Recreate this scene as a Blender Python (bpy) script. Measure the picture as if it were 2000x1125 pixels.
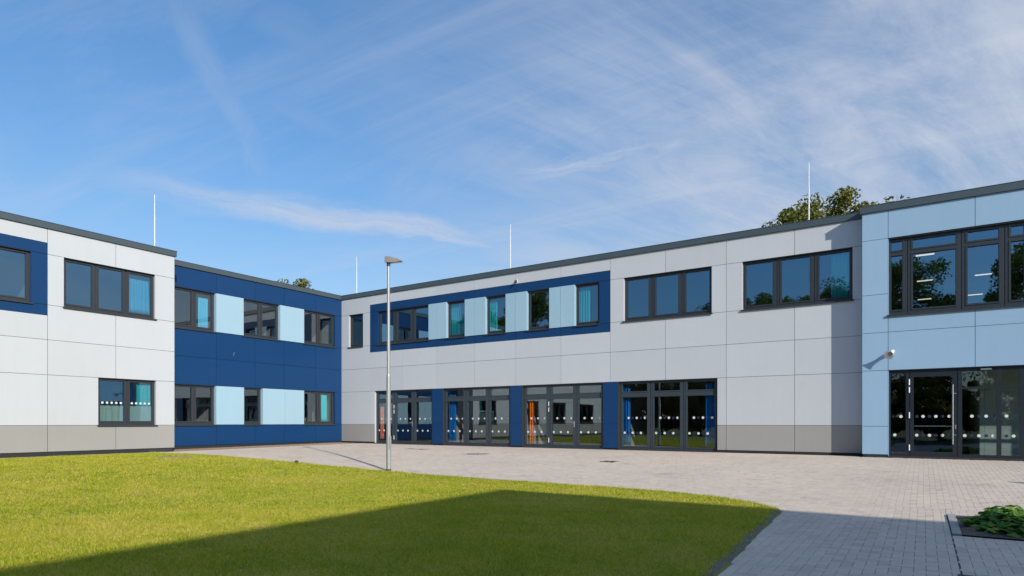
import bpy, math, random
import numpy as np
from mathutils import Vector, Matrix

scene = bpy.context.scene
for o in list(bpy.data.objects):
    bpy.data.objects.remove(o)

# ------------------------------------------------------------------ camera
cam_data = bpy.data.cameras.new('camera')
cam = bpy.data.objects.new('camera', cam_data)
scene.collection.objects.link(cam)
scene.camera = cam
YAW = math.radians(33.3)
cam.location = (0.0, 0.0, 1.05)
cam.rotation_euler = (math.radians(90), 0, YAW)
cam_data.sensor_width = 36.0
cam_data.lens = 36.0 * 1224.0 / 2000.0
cam_data.shift_y = 262.5 / 2000.0
cam_data.clip_start = 0.1
cam_data.clip_end = 3000.0

# ------------------------------------------------------------------ light
SUN_EL = math.radians(24.0)
sun_h = Vector((0.880, -0.475, 0.0)).normalized()          # horizontal direction towards the sun
sun_dir = Vector((sun_h.x * math.cos(SUN_EL), sun_h.y * math.cos(SUN_EL), math.sin(SUN_EL)))
sd = bpy.data.lights.new('sun', 'SUN')
sd.energy = 2.75
sd.angle = math.radians(0.55)
sd.color = (1.0, 0.94, 0.85)
sun = bpy.data.objects.new('sun', sd)
scene.collection.objects.link(sun)
sun.rotation_euler = sun_dir.to_track_quat('Z', 'Y').to_euler()
sun.location = (40, -25, 30)

world = bpy.data.worlds.new('World')
scene.world = world
world.use_nodes = True


SKY_TONE = 0.62


def build_world():
    nt = world.node_tree
    nt.nodes.clear()
    N, L = nt.nodes.new, nt.links.new
    out = N('ShaderNodeOutputWorld')
    bg = N('ShaderNodeBackground')
    bg.inputs['Strength'].default_value = 0.15
    L(bg.outputs[0], out.inputs[0])
    sky = N('ShaderNodeTexSky')
    sky.sky_type = 'NISHITA'
    sky.sun_disc = False
    sky.sun_elevation = SUN_EL
    sky.sun_rotation = math.atan2(sun_h.x, sun_h.y)
    sky.altitude = 50
    sky.air_density = 1.0
    sky.dust_density = 0.2
    sky.ozone_density = 2.2

    def math_(op, a, b=None, c=None, clamp=False):
        m = N('ShaderNodeMath')
        m.operation = op
        m.use_clamp = clamp
        for i, v in enumerate((a, b, c)):
            if v is None:
                continue
            if isinstance(v, (int, float)):
                m.inputs[i].default_value = v
            else:
                L(v, m.inputs[i])
        return m.outputs[0]

    def ramp(v, lo, hi):
        m = N('ShaderNodeMapRange')
        m.interpolation_type = 'SMOOTHSTEP'
        m.inputs['From Min'].default_value = lo
        m.inputs['From Max'].default_value = hi
        L(v, m.inputs['Value'])
        return m.outputs[0]
    tc = N('ShaderNodeTexCoord')
    sep = N('ShaderNodeSeparateXYZ')
    L(tc.outputs['Generated'], sep.inputs[0])
    zc = math_('ADD', math_('MAXIMUM', sep.outputs[2], 0.0), 0.12)
    px = math_('DIVIDE', sep.outputs[0], zc)
    py = math_('DIVIDE', sep.outputs[1], zc)
    # cloud-layer coordinates: a = to the right of the courtyard axis, b = away from it
    c, s = math.cos(YAW), math.sin(YAW)
    a = math_('ADD', math_('MULTIPLY', px, c), math_('MULTIPLY', py, s))
    b = math_('SUBTRACT', math_('MULTIPLY', py, c), math_('MULTIPLY', px, s))

    def noise(u, v, w, scale, detail, rough, dist=0.0):
        cb = N('ShaderNodeCombineXYZ')
        L(u, cb.inputs[0])
        L(v, cb.inputs[1])
        cb.inputs[2].default_value = w
        n = N('ShaderNodeTexNoise')
        n.inputs['Scale'].default_value = scale
        n.inputs['Detail'].default_value = detail
        n.inputs['Roughness'].default_value = rough
        n.inputs['Distortion'].default_value = dist
        L(cb.outputs[0], n.inputs['Vector'])
        return n.outputs['Fac']

    def rot(ang):
        cc, ss = math.cos(ang), math.sin(ang)
        return (math_('ADD', math_('MULTIPLY', a, cc), math_('MULTIPLY', b, ss)),
                math_('SUBTRACT', math_('MULTIPLY', b, cc), math_('MULTIPLY', a, ss)))
    # wide thin veil, thicker to the right
    u1, v1 = rot(math.radians(35))
    veil_n = noise(math_('MULTIPLY', u1, 0.45), v1, 3.1, 0.9, 7.0, 0.6, 0.6)
    bank = ramp(math_('ADD', a, math_('MULTIPLY', noise(a, b, 9.0, 0.8, 3.0, 0.5), 1.6)), 0.15, 1.8)
    fine_n = noise(math_('MULTIPLY', u1, 0.28), v1, 7.7, 4.6, 9.0, 0.70, 0.55)
    veil = math_('MULTIPLY', bank, ramp(math_('ADD', math_('MULTIPLY', veil_n, 0.52), math_('MULTIPLY', fine_n, 0.48)), 0.27, 0.62))
    # thin streaks crossing the left half
    u2, v2 = rot(math.radians(-28))
    st = noise(math_('MULTIPLY', u2, 0.16), v2, 5.6, 2.0, 9.0, 0.68, 0.9)
    streak = math_('MULTIPLY', ramp(st, 0.48, 0.78), 0.42)
    # long single streaks in the cloud layer (vapour trails spread by the wind)

    def trail(a0, b0, a1, b1, wid, amt, wseed):
        la = math.hypot(a1 - a0, b1 - b0)
        dx, dy = (a1 - a0) / la, (b1 - b0) / la
        du = math_('SUBTRACT', a, a0)
        dv = math_('SUBTRACT', b, b0)
        t = math_('ADD', math_('MULTIPLY', du, dx), math_('MULTIPLY', dv, dy))
        d = math_('SUBTRACT', math_('MULTIPLY', dv, dx), math_('MULTIPLY', du, dy))
        d = math_('ADD', d, math_('MULTIPLY', math_('SUBTRACT', noise(a, b, wseed, 1.6, 6.0, 0.62), 0.5), wid * 2.6))
        body = math_('SUBTRACT', 1.0, ramp(math_('ABSOLUTE', d), wid * 0.1, wid), clamp=True)
        ends = math_('MULTIPLY', ramp(t, -0.25 * la, 0.3 * la), math_('SUBTRACT', 1.0, ramp(t, 0.7 * la, 1.25 * la)))
        brk = ramp(noise(math_('MULTIPLY', t, 0.55), math_('MULTIPLY', d, 2.6), wseed + 4, 2.6, 8.0, 0.66, 0.5), 0.22, 0.66)
        return math_('MULTIPLY', math_('MULTIPLY', math_('MULTIPLY', body, ends), brk), amt)

    def ab(u, v):
        # direction of a point of the sky in view -> cloud-layer coordinates
        r = (u - 1000) / 1224.0
        zz = (825 - v) / 1224.0
        ln = math.sqrt(1 + r * r + zz * zz)
        r, f, zz = r / ln, 1 / ln, zz / ln
        return r / (zz + 0.12), f / (zz + 0.12)
    trails = None
    for (p, q, wid, amt, sd_) in (((300, 372), (1000, 478), 0.16, 0.66, 2.0), ((980, 352), (1400, 268), 0.12, 0.75, 5.0),
                                  ((340, -40), (500, 330), 0.06, 0.20, 8.0), ((500, 10), (700, 130), 0.11, 0.10, 17.0), ((480, 190), (680, 265), 0.10, 0.10, 19.0), ((1380, 310), (1640, 292), 0.06, 0.3, 11.0)):
        t = trail(*ab(*p), *ab(*q), wid, amt, sd_)
        trails = t if trails is None else math_('MAXIMUM', trails, t)
    horizon = math_('MULTIPLY', math_('SUBTRACT', 1.0, ramp(sep.outputs[2], 0.0, 0.45)), 0.22)
    cov = math_('ADD', math_('MULTIPLY', veil, 0.80), math_('MULTIPLY', streak, 0.55))
    cov = math_('MAXIMUM', cov, trails)
    cov = math_('ADD', cov, horizon, clamp=True)
    mix = N('ShaderNodeMix')
    mix.data_type = 'RGBA'
    L(cov, mix.inputs['Factor'])
    hs = N('ShaderNodeHueSaturation')
    hs.inputs['Saturation'].default_value = 1.2
    hs.inputs['Value'].default_value = 0.75
    L(sky.outputs[0], hs.inputs['Color'])
    # thin air near the ground is less bright than the model's default haze
    tone = math_('SUBTRACT', 1.0, math_('MULTIPLY', math_('POWER', math_('SUBTRACT', 1.0, math_('MAXIMUM', sep.outputs[2], 0.0)), 3.0), SKY_TONE))
    sc = N('ShaderNodeVectorMath')
    sc.operation = 'SCALE'
    L(hs.outputs[0], sc.inputs[0])
    L(tone, sc.inputs['Scale'])
    L(sc.outputs[0], mix.inputs['A'])
    mix.inputs['B'].default_value = (2.38, 2.58, 3.0, 1)
    L(mix.outputs['Result'], bg.inputs['Color'])


build_world()
vs = scene.view_settings
vs.view_transform = 'Standard'
vs.look = 'None'
vs.exposure = 0.74
vs.gamma = 1.0
vs.use_curve_mapping = False
scene.render.engine = 'CYCLES'
scene.cycles.max_bounces = 10
scene.cycles.diffuse_bounces = 3
scene.cycles.glossy_bounces = 4
scene.cycles.transparent_max_bounces = 16
scene.cycles.caustics_reflective = False
scene.cycles.caustics_refractive = False
scene.cycles.use_denoising = True
scene.cycles.sample_clamp_indirect = 6.0

# ------------------------------------------------------------------ helpers
COL = scene.collection


def tag(o, label=None, cat=None, group=None, kind=None):
    if label:
        o['label'] = label
    if cat:
        o['category'] = cat
    if group:
        o['group'] = group
    if kind:
        o['kind'] = kind
    return o


def empty(name, loc=(0, 0, 0), rz=0.0):
    o = bpy.data.objects.new(name, None)
    o.location = loc
    o.rotation_euler = (0, 0, rz)
    o.empty_display_size = 0.2
    COL.objects.link(o)
    return o


def world_of(o):
    if o.parent is None:
        return o.matrix_basis.copy()
    return world_of(o.parent) @ o.matrix_parent_inverse @ o.matrix_basis


def link(name, mesh, parent=None):
    o = bpy.data.objects.new(name, mesh)
    COL.objects.link(o)
    if parent is not None:
        o.parent = parent
        o.matrix_parent_inverse = world_of(parent).inverted()   # children are built in world space
    return o


class MB:
    """collects boxes, prisms and tubes and links them as one mesh object"""

    def __init__(self):
        self.v, self.f, self.smooth = [], [], []

    def add(self, verts, faces, smooth=False):
        b = len(self.v)
        self.v += [tuple(p) for p in verts]
        self.f += [tuple(i + b for i in f) for f in faces]
        self.smooth += [smooth] * len(faces)
        return self

    def box(self, x0, x1, y0, y1, z0, z1):
        vs_ = [(x0, y0, z0), (x1, y0, z0), (x1, y1, z0), (x0, y1, z0), (x0, y0, z1), (x1, y0, z1), (x1, y1, z1), (x0, y1, z1)]
        return self.add(vs_, [(0, 3, 2, 1), (4, 5, 6, 7), (0, 1, 5, 4), (1, 2, 6, 5), (2, 3, 7, 6), (3, 0, 4, 7)])

    def tube(self, p0, p1, r0, r1=None, n=12, caps=True, smooth=True):
        p0, p1 = Vector(p0), Vector(p1)
        r1 = r0 if r1 is None else r1
        d = (p1 - p0).normalized()
        a = d.orthogonal().normalized()
        b = d.cross(a)
        vs_ = []
        for p, r in ((p0, r0), (p1, r1)):
            for k in range(n):
                t = 2 * math.pi * k / n
                vs_.append(p + (a * math.cos(t) + b * math.sin(t)) * r)
        fs = [(k, (k + 1) % n, n + (k + 1) % n, n + k) for k in range(n)]
        self.add(vs_, fs, smooth)
        if caps:
            self.add(vs_, [tuple(range(n - 1, -1, -1)), tuple(range(n, 2 * n))])
        return self

    def lathe(self, origin, axis, prof, n=16):
        """prof: (distance along the axis, radius)"""
        o, d = Vector(origin), Vector(axis).normalized()
        a = d.orthogonal().normalized()
        b = d.cross(a)
        vs_ = []
        for t, r in prof:
            for k in range(n):
                g = 2 * math.pi * k / n
                vs_.append(o + d * t + (a * math.cos(g) + b * math.sin(g)) * r)
        fs = []
        for i in range(len(prof) - 1):
            for k in range(n):
                fs.append((i * n + k, i * n + (k + 1) % n, (i + 1) * n + (k + 1) % n, (i + 1) * n + k))
        return self.add(vs_, fs, True)

    def mesh(self, name, mat):
        me = bpy.data.meshes.new(name)
        me.from_pydata(self.v, [], self.f)
        if any(self.smooth):
            me.polygons.foreach_set('use_smooth', self.smooth)
        me.materials.append(mat)
        me.update()
        return me

    def build(self, name, mat, parent=None):
        return link(name, self.mesh(name, mat), parent)


def np_mesh(name, verts, faces, mat, attr=None):
    """fast mesh from arrays; faces (n,k); attr: dict name -> per-vertex float array"""
    me = bpy.data.meshes.new(name)
    verts = np.asarray(verts, np.float32)
    faces = np.asarray(faces, np.int32)
    n, k = faces.shape
    me.vertices.add(len(verts))
    me.vertices.foreach_set('co', verts.ravel())
    me.loops.add(n * k)
    me.loops.foreach_set('vertex_index', faces.ravel())
    me.polygons.add(n)
    me.polygons.foreach_set('loop_start', np.arange(0, n * k, k, dtype=np.int32))
    me.polygons.foreach_set('use_smooth', np.zeros(n, bool))      # flat faces
    for nm, arr in (attr or {}).items():
        at = me.attributes.new(nm, 'FLOAT', 'POINT')
        at.data.foreach_set('value', np.asarray(arr, np.float32))
    me.materials.append(mat)
    me.update(calc_edges=True)
    me.validate()
    return me


# ------------------------------------------------------------------ materials
class NT:
    def __init__(self, name):
        self.m = bpy.data.materials.new(name)
        self.m.use_nodes = True
        self.t = self.m.node_tree
        self.b = self.t.nodes['Principled BSDF']
        self.out = self.t.nodes['Material Output']

    def n(self, ty, **kw):
        x = self.t.nodes.new(ty)
        for k, v in kw.items():
            if k in x.inputs:
                x.inputs[k].default_value = v
            else:
                setattr(x, k, v)
        return x

    def l(self, a, b):
        self.t.links.new(a, b)

    def noise(self, scale, detail=4, rough=0.55, vec=None, dist=0.0):
        x = self.n('ShaderNodeTexNoise', Scale=scale, Detail=detail, Roughness=rough, Distortion=dist)
        if vec is None:
            if not hasattr(self, 'geo'):
                self.geo = self.n('ShaderNodeNewGeometry')
            vec = self.geo.outputs['Position']
        self.l(vec, x.inputs['Vector'])
        return x.outputs['Fac']

    def ramp(self, fac, stops):
        x = self.n('ShaderNodeValToRGB')
        e = x.color_ramp.elements
        while len(e) < len(stops):
            e.new(0.5)
        for k, (p, c) in enumerate(stops):
            e[k].position = p
            e[k].color = (*c, 1) if len(c) == 3 else c
        self.l(fac, x.inputs['Fac'])
        return x.outputs['Color']

    def mul(self, a, b, fac=1.0):
        x = self.n('ShaderNodeMix', data_type='RGBA', blend_type='MULTIPLY')
        x.inputs['Factor'].default_value = fac
        self.l(a, x.inputs['A'])
        if isinstance(b, tuple):
            x.inputs['B'].default_value = (*b, 1)
        else:
            self.l(b, x.inputs['B'])
        return x.outputs['Result']

    def mixc(self, fac, a, b):
        x = self.n('ShaderNodeMix', data_type='RGBA')
        self.l(fac, x.inputs['Factor'])
        for nm, v in (('A', a), ('B', b)):
            if isinstance(v, tuple):
                x.inputs[nm].default_value = (*v, 1)
            else:
                self.l(v, x.inputs[nm])
        return x.outputs['Result']

    def bump(self, h, strength, dist):
        x = self.n('ShaderNodeBump', Strength=strength, Distance=dist)
        self.l(h, x.inputs['Height'])
        self.l(x.outputs[0], self.b.inputs['Normal'])


def panel_mat(name, col, rough=0.45, var=0.028, spec=0.4):
    t = NT(name)
    oi = t.n('ShaderNodeObjectInfo')
    base = t.ramp(oi.outputs['Random'], [(0.0, tuple(c * (1 - var) for c in col)), (1.0, tuple(min(1, c * (1 + var)) for c in col))])
    big = t.ramp(t.noise(0.9, 5, 0.6), [(0.25, (0.975, 0.975, 0.975)), (0.75, (1.012, 1.012, 1.012))])
    fine = t.ramp(t.noise(55, 2, 0.5), [(0.2, (0.97, 0.97, 0.97)), (0.8, (1.02, 1.02, 1.02))])
    c = t.mul(t.mul(base, big), fine)
    # faint rain streaks
    mp = t.n('ShaderNodeMapping')
    mp.inputs['Scale'].default_value = (7, 7, 0.35)
    t.l(t.geo.outputs['Position'], mp.inputs['Vector'])
    st = t.ramp(t.noise(1.0, 5, 0.6, mp.outputs[0]), [(0.3, (0.985, 0.985, 0.983)), (0.6, (1, 1, 1))])
    c = t.mul(c, st)
    t.l(c, t.b.inputs['Base Color'])
    t.b.inputs['Roughness'].default_value = rough
    t.b.inputs['Specular IOR Level'].default_value = spec
    t.bump(t.noise(1.3, 2, 0.5), 0.03, 0.02)
    return t.m


def plain_mat(name, col, rough=0.5, metal=0.0, var=0.06, scale=20, spec=0.5):
    t = NT(name)
    f = t.ramp(t.noise(scale, 4, 0.6), [(0.25, tuple(c * (1 - var) for c in col)), (0.75, tuple(min(1, c * (1 + var)) for c in col))])
    t.l(f, t.b.inputs['Base Color'])
    t.b.inputs['Roughness'].default_value = rough
    t.b.inputs['Metallic'].default_value = metal
    t.b.inputs['Specular IOR Level'].default_value = spec
    return t.m


M = {}
M['white'] = panel_mat('panel_light_grey', (0.525, 0.555, 0.587))
M['plinth'] = panel_mat('panel_warm_grey', (0.33, 0.325, 0.31))
M['navy'] = panel_mat('panel_navy', (0.0075, 0.046, 0.140), 0.30, 0.02, 0.25)
M['light'] = panel_mat('panel_light_blue', (0.325, 0.495, 0.60), 0.45, 0.02)
M['sky_blue'] = panel_mat('panel_sky_blue', (0.285, 0.44, 0.595), 0.45, 0.02)
M['joint'] = plain_mat('substructure_dark', (0.02, 0.022, 0.024), 0.8)
M['frame'] = plain_mat('frame_anthracite', (0.033, 0.039, 0.046), 0.38, 0.0, 0.08, 30)
M['door_frame'] = plain_mat('door_frame_slate', (0.040, 0.054, 0.068), 0.35, 0.0, 0.08, 30)
M['dark_frame'] = plain_mat('entrance_frame', (0.016, 0.022, 0.03), 0.35)
M['fascia'] = plain_mat('fascia_sheet', (0.060, 0.083, 0.098), 0.42, 0.0, 0.05, 3)
M['roof'] = plain_mat('roof_membrane', (0.16, 0.16, 0.16), 0.9)
M['inner'] = plain_mat('interior_paint', (0.24, 0.24, 0.235), 0.8, 0, 0.03)
M['lobby'] = plain_mat('lobby_partition', (0.62, 0.66, 0.60), 0.7, 0, 0.03)
M['inner_floor'] = plain_mat('interior_floor', (0.07, 0.068, 0.065), 0.5)
M['steel'] = plain_mat('brushed_steel', (0.62, 0.62, 0.62), 0.3, 0.9, 0.05, 40)
M['white_metal'] = plain_mat('white_metal', (0.78, 0.78, 0.78), 0.4)
M['rod'] = plain_mat('rod_plastic', (0.80, 0.82, 0.85), 0.45)
M['dot_white'] = plain_mat('dot_white', (0.66, 0.69, 0.66), 0.6)
M['dot_navy'] = plain_mat('dot_navy', (0.008, 0.016, 0.06), 0.6)
M['soil'] = plain_mat('soil', (0.13, 0.095, 0.07), 0.95, 0, 0.55, 35)
M['edge_soil'] = plain_mat('edge_soil', (0.16, 0.145, 0.11), 0.95, 0, 0.55, 45)
M['iron'] = plain_mat('cast_iron', (0.05, 0.047, 0.043), 0.6, 0.3, 0.3, 60)
M['kerb'] = plain_mat('kerb_concrete', (0.38, 0.36, 0.34), 0.85, 0, 0.15, 25)


def make_galv():
    t = NT('galvanised_steel')
    v = t.n('ShaderNodeTexVoronoi', Scale=70.0)
    t.l(t.n('ShaderNodeTexCoord').outputs['Object'], v.inputs['Vector'])
    c = t.ramp(v.outputs['Distance'], [(0.0, (0.30, 0.31, 0.32)), (1.0, (0.44, 0.45, 0.45))])
    t.l(c, t.b.inputs['Base Color'])
    t.b.inputs['Metallic'].default_value = 0.45
    t.b.inputs['Roughness'].default_value = 0.48
    return t.m


M['galv'] = make_galv()


def make_glass(name, tint, ior, refl, rough=0.0):
    t = NT(name)
    t.t.nodes.remove(t.b)
    tr = t.n('ShaderNodeBsdfTransparent')
    tr.inputs['Color'].default_value = (*tint, 1)
    gl = t.n('ShaderNodeBsdfGlossy', Roughness=rough)
    gl.inputs['Color'].default_value = (*refl, 1)
    geo = t.n('ShaderNodeNewGeometry')
    mp = t.n('ShaderNodeTexNoise', Scale=0.9, Detail=1.0)
    t.l(geo.outputs['Position'], mp.inputs['Vector'])
    bp = t.n('ShaderNodeBump', Strength=0.2, Distance=0.012)
    t.l(mp.outputs['Fac'], bp.inputs['Height'])
    t.l(bp.outputs[0], gl.inputs['Normal'])
    lw = t.n('ShaderNodeLayerWeight', Blend=0.5)
    cv = t.n('ShaderNodeMapRange')
    cv.inputs['From Min'].default_value = 0.0
    cv.inputs['From Max'].default_value = 1.0
    cv.inputs['To Min'].default_value = ior
    cv.inputs['To Max'].default_value = 0.9
    pw = t.n('ShaderNodeMath', operation='POWER')
    t.l(lw.outputs['Facing'], pw.inputs[0])
    pw.inputs[1].default_value = 3.0
    t.l(pw.outputs[0], cv.inputs['Value'])
    mx = t.n('ShaderNodeMixShader')
    t.l(cv.outputs[0], mx.inputs[0])
    t.l(tr.outputs[0], mx.inputs[1])
    t.l(gl.outputs[0], mx.inputs[2])
    t.l(mx.outputs[0], t.out.inputs['Surface'])
    return t.m


M['glass'] = make_glass('coated_double_glazing', (0.70, 0.79, 0.79), 0.32, (0.42, 0.74, 1.0))
M['glass_dark'] = make_glass('entrance_glazing', (0.66, 0.74, 0.74), 0.16, (0.70, 0.86, 0.95))
M['glass_clear'] = make_glass('clear_double_glazing', (0.90, 0.93, 0.92), 0.22, (0.74, 0.88, 0.95))


def make_film():
    t = NT('frosted_film')
    t.b.inputs['Base Color'].default_value = (0.50, 0.66, 0.60, 1)
    t.b.inputs['Roughness'].default_value = 0.6
    t.b.inputs['Alpha'].default_value = 0.8
    return t.m


M['film'] = make_film()


def cloth_mat(name, col):
    t = NT(name)
    t.t.nodes.remove(t.b)
    d = t.n('ShaderNodeBsdfDiffuse')
    tl = t.n('ShaderNodeBsdfTranslucent')
    c = t.ramp(t.noise(30, 3), [(0.3, tuple(x * 0.85 for x in col)), (0.7, col)])
    t.l(c, d.inputs['Color'])
    t.l(c, tl.inputs['Color'])
    mx = t.n('ShaderNodeMixShader')
    mx.inputs[0].default_value = 0.25
    t.l(d.outputs[0], mx.inputs[1])
    t.l(tl.outputs[0], mx.inputs[2])
    t.l(mx.outputs[0], t.out.inputs['Surface'])
    return t.m


M['cloth_blue'] = cloth_mat('curtain_blue', (0.10, 0.60, 0.92))
M['cloth_teal'] = cloth_mat('curtain_teal', (0.05, 0.75, 0.80))
M['cloth_royal'] = cloth_mat('curtain_royal_blue', (0.02, 0.20, 0.62))
M['cloth_orange'] = cloth_mat('curtain_orange', (1.0, 0.24, 0.02))


def emit_mat(name, col, s):
    t = NT(name)
    t.b.inputs['Base Color'].default_value = (0.8, 0.8, 0.8, 1)
    t.b.inputs['Emission Color'].default_value = (*col, 1)
    t.b.inputs['Emission Strength'].default_value = s
    return t.m


M['lamp_glow'] = emit_mat('luminaire_diffuser', (1.0, 0.88, 0.68), 0.8)


def make_paver():
    t = NT('concrete_paver')
    at = t.n('ShaderNodeAttribute', attribute_name='tone')
    c = t.ramp(at.outputs['Fac'], [(0.0, (0.61, 0.51, 0.415)), (0.35, (0.71, 0.595, 0.485)), (0.7, (0.67, 0.575, 0.475)), (1.0, (0.75, 0.625, 0.51))])
    big = t.ramp(t.noise(0.35, 5, 0.6), [(0.3, (0.90, 0.90, 0.91)), (0.7, (1.04, 1.03, 1.01))])
    mid = t.ramp(t.noise(5.0, 4, 0.65), [(0.25, (0.92, 0.92, 0.92)), (0.7, (1.04, 1.04, 1.04))])
    fine = t.ramp(t.noise(160, 3, 0.7), [(0.2, (0.88, 0.88, 0.88)), (0.8, (1.07, 1.07, 1.07))])
    stain = t.ramp(t.noise(1.1, 7, 0.7, dist=0.6), [(0.30, (0.80, 0.80, 0.79)), (0.44, (1, 1, 1))])
    c = t.mul(t.mul(t.mul(t.mul(c, big), mid), fine), stain)
    t.l(c, t.b.inputs['Base Color'])
    t.b.inputs['Roughness'].default_value = 0.9
    t.b.inputs['Specular IOR Level'].default_value = 0.25
    t.bump(t.noise(120, 4, 0.7), 0.12, 0.003)
    return t.m


M['paver'] = make_paver()
M['sand'] = plain_mat('joint_sand', (0.085, 0.078, 0.068), 0.95, 0, 0.3, 80)
M['gravel'] = plain_mat('gravel_brown', (0.24, 0.17, 0.12), 0.9, 0, 0.45, 45)


def make_grass():
    t = NT('grass_blades')
    t.t.nodes.remove(t.b)
    at = t.n('ShaderNodeAttribute', attribute_name='tone')
    patch = t.noise(0.35, 5, 0.62)
    dry = t.noise(1.7, 5, 0.65)
    tint = t.n('ShaderNodeMath', operation='ADD')
    m1 = t.n('ShaderNodeMath', operation='MULTIPLY')
    t.l(at.outputs['Fac'], m1.inputs[0])
    m1.inputs[1].default_value = 0.55
    m2 = t.n('ShaderNodeMath', operation='MULTIPLY_ADD')
    t.l(patch, m2.inputs[0])
    m2.inputs[1].default_value = 0.46
    t.l(m1.outputs[0], m2.inputs[2])
    m3 = t.n('ShaderNodeMath', operation='MULTIPLY_ADD')
    t.l(dry, m3.inputs[0])
    m3.inputs[1].default_value = 0.48
    t.l(m2.outputs[0], m3.inputs[2])
    m4 = t.n('ShaderNodeMath', operation='MULTIPLY_ADD')
    t.l(t.noise(19, 4, 0.7), m4.inputs[0])
    m4.inputs[1].default_value = 0.75
    t.l(m3.outputs[0], m4.inputs[2])
    m5 = t.n('ShaderNodeMath', operation='SUBTRACT')
    t.l(m4.outputs[0], m5.inputs[0])
    m5.inputs[1].default_value = 0.48
    c = t.ramp(m5.outputs[0], [(0.18, (0.12, 0.26, 0.014)), (0.46, (0.40, 0.49, 0.028)), (0.66, (0.60, 0.57, 0.05)), (0.92, (0.80, 0.64, 0.20))])
    d = t.n('ShaderNodeBsdfDiffuse')
    tl = t.n('ShaderNodeBsdfTranslucent')
    t.l(c, d.inputs['Color'])
    t.l(c, tl.inputs['Color'])
    mx = t.n('ShaderNodeMixShader')
    mx.inputs[0].default_value = 0.42
    t.l(d.outputs[0], mx.inputs[1])
    t.l(tl.outputs[0], mx.inputs[2])
    t.l(mx.outputs[0], t.out.inputs['Surface'])
    return t.m


M['grass'] = make_grass()


def make_lawn():
    t = NT('lawn_ground')
    c = t.ramp(t.noise(1.7, 5, 0.65), [(0.3, (0.14, 0.20, 0.02)), (0.6, (0.27, 0.27, 0.035)), (0.8, (0.32, 0.24, 0.08))])
    f = t.ramp(t.noise(60, 4, 0.7), [(0.25, (0.6, 0.6, 0.6)), (0.75, (1.15, 1.15, 1.15))])
    t.l(t.mul(c, f), t.b.inputs['Base Color'])
    t.b.inputs['Roughness'].default_value = 0.95
    return t.m


M['lawn'] = make_lawn()
M['ground'] = plain_mat('rough_grassland', (0.10, 0.115, 0.03), 0.95, 0, 0.35, 0.8)


def leaf_mat(name, stops, trans=0.35):
    t = NT(name)
    t.t.nodes.remove(t.b)
    at = t.n('ShaderNodeAttribute', attribute_name='tone')
    c = t.ramp(at.outputs['Fac'], stops)
    d = t.n('ShaderNodeBsdfDiffuse')
    tl = t.n('ShaderNodeBsdfTranslucent')
    gl = t.n('ShaderNodeBsdfGlossy', Roughness=0.5)
    gl.inputs['Color'].default_value = (0.5, 0.5, 0.5, 1)
    t.l(c, d.inputs['Color'])
    t.l(c, tl.inputs['Color'])
    mx = t.n('ShaderNodeMixShader')
    mx.inputs[0].default_value = trans
    t.l(d.outputs[0], mx.inputs[1])
    t.l(tl.outputs[0], mx.inputs[2])
    m2 = t.n('ShaderNodeMixShader')
    m2.inputs[0].default_value = 0.04
    t.l(mx.outputs[0], m2.inputs[1])
    t.l(gl.outputs[0], m2.inputs[2])
    t.l(m2.outputs[0], t.out.inputs['Surface'])
    return t.m


M['leaf'] = leaf_mat('tree_leaves', [(0.0, (0.07, 0.10, 0.014)), (0.5, (0.16, 0.18, 0.026)), (0.85, (0.21, 0.19, 0.03)), (1.0, (0.24, 0.15, 0.03))])
M['bed_leaf'] = leaf_mat('bed_leaves', [(0.0, (0.07, 0.18, 0.03)), (0.6, (0.15, 0.32, 0.055)), (1.0, (0.33, 0.42, 0.06))], 0.38)
M['bark'] = plain_mat('bark', (0.10, 0.075, 0.055), 0.9, 0, 0.35, 12)

# ------------------------------------------------------------------ terrain


def clip01(v):
    return np.clip(v, 0.0, 1.0)


def sstep(v):
    v = clip01(v)
    return v * v * (3 - 2 * v)


def gz(x, y):
    """height of the ground: level in front, rising gently to the building on two sides"""
    x = np.asarray(x, float)
    y = np.asarray(y, float)
    a = sstep((-8.0 - x) / 13.5)
    b = clip01((y - 12.2) / 9.6)
    return -0.03 - 0.32 * (1 - a) * (1 - b) - 0.065 * a * (1 - b)


def sheet(name, xs, ys, mat, dz=0.0, keep=None):
    X, Y = np.meshgrid(xs, ys)
    Z = gz(X, Y) + dz
    v = np.stack([X.ravel(), Y.ravel(), Z.ravel()], 1)
    nx, ny = len(xs), len(ys)
    f = []
    for j in range(ny - 1):
        for i in range(nx - 1):
            if keep and not keep((xs[i] + xs[i + 1]) / 2, (ys[j] + ys[j + 1]) / 2):
                continue
            f.append((j * nx + i, j * nx + i + 1, (j + 1) * nx + i + 1, (j + 1) * nx + i))
    return tag(link(name, np_mesh(name, v, f, mat)), kind='structure')


# far ground, one sheet to the horizon
mb = MB()
mb.add([(-900, -900, -0.62), (900, -900, -0.62), (900, 900, -0.62), (-900, 900, -0.62)], [(0, 1, 2, 3)])
tag(mb.build('ground', M['ground']), kind='structure')

# outline of the lawn against the paving
LAWN_EDGE = [(-25.0, 12.35), (-21.6, 12.38), (-12.0, 12.40), (-6.8, 12.42), (-4.9, 12.36), (-3.9, 12.16), (-3.1, 11.84), (-2.5, 11.42), (-2.05, 10.92), (-1.86, 10.55)]
PATH_EDGE = [(-1.86, 10.55), (-1.80, 9.3), (-1.72, 8.0), (-1.64, 6.8), (-1.57, 5.6), (-1.52, 4.0), (-1.5, 2.0), (-1.5, -8.0)]


def lawn_top(x):
    return np.interp(x, [p[0] for p in LAWN_EDGE], [p[1] for p in LAWN_EDGE])


def path_left(y):
    e = PATH_EDGE[::-1]
    return np.interp(y, [p[1] for p in e], [p[0] for p in e])


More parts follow.
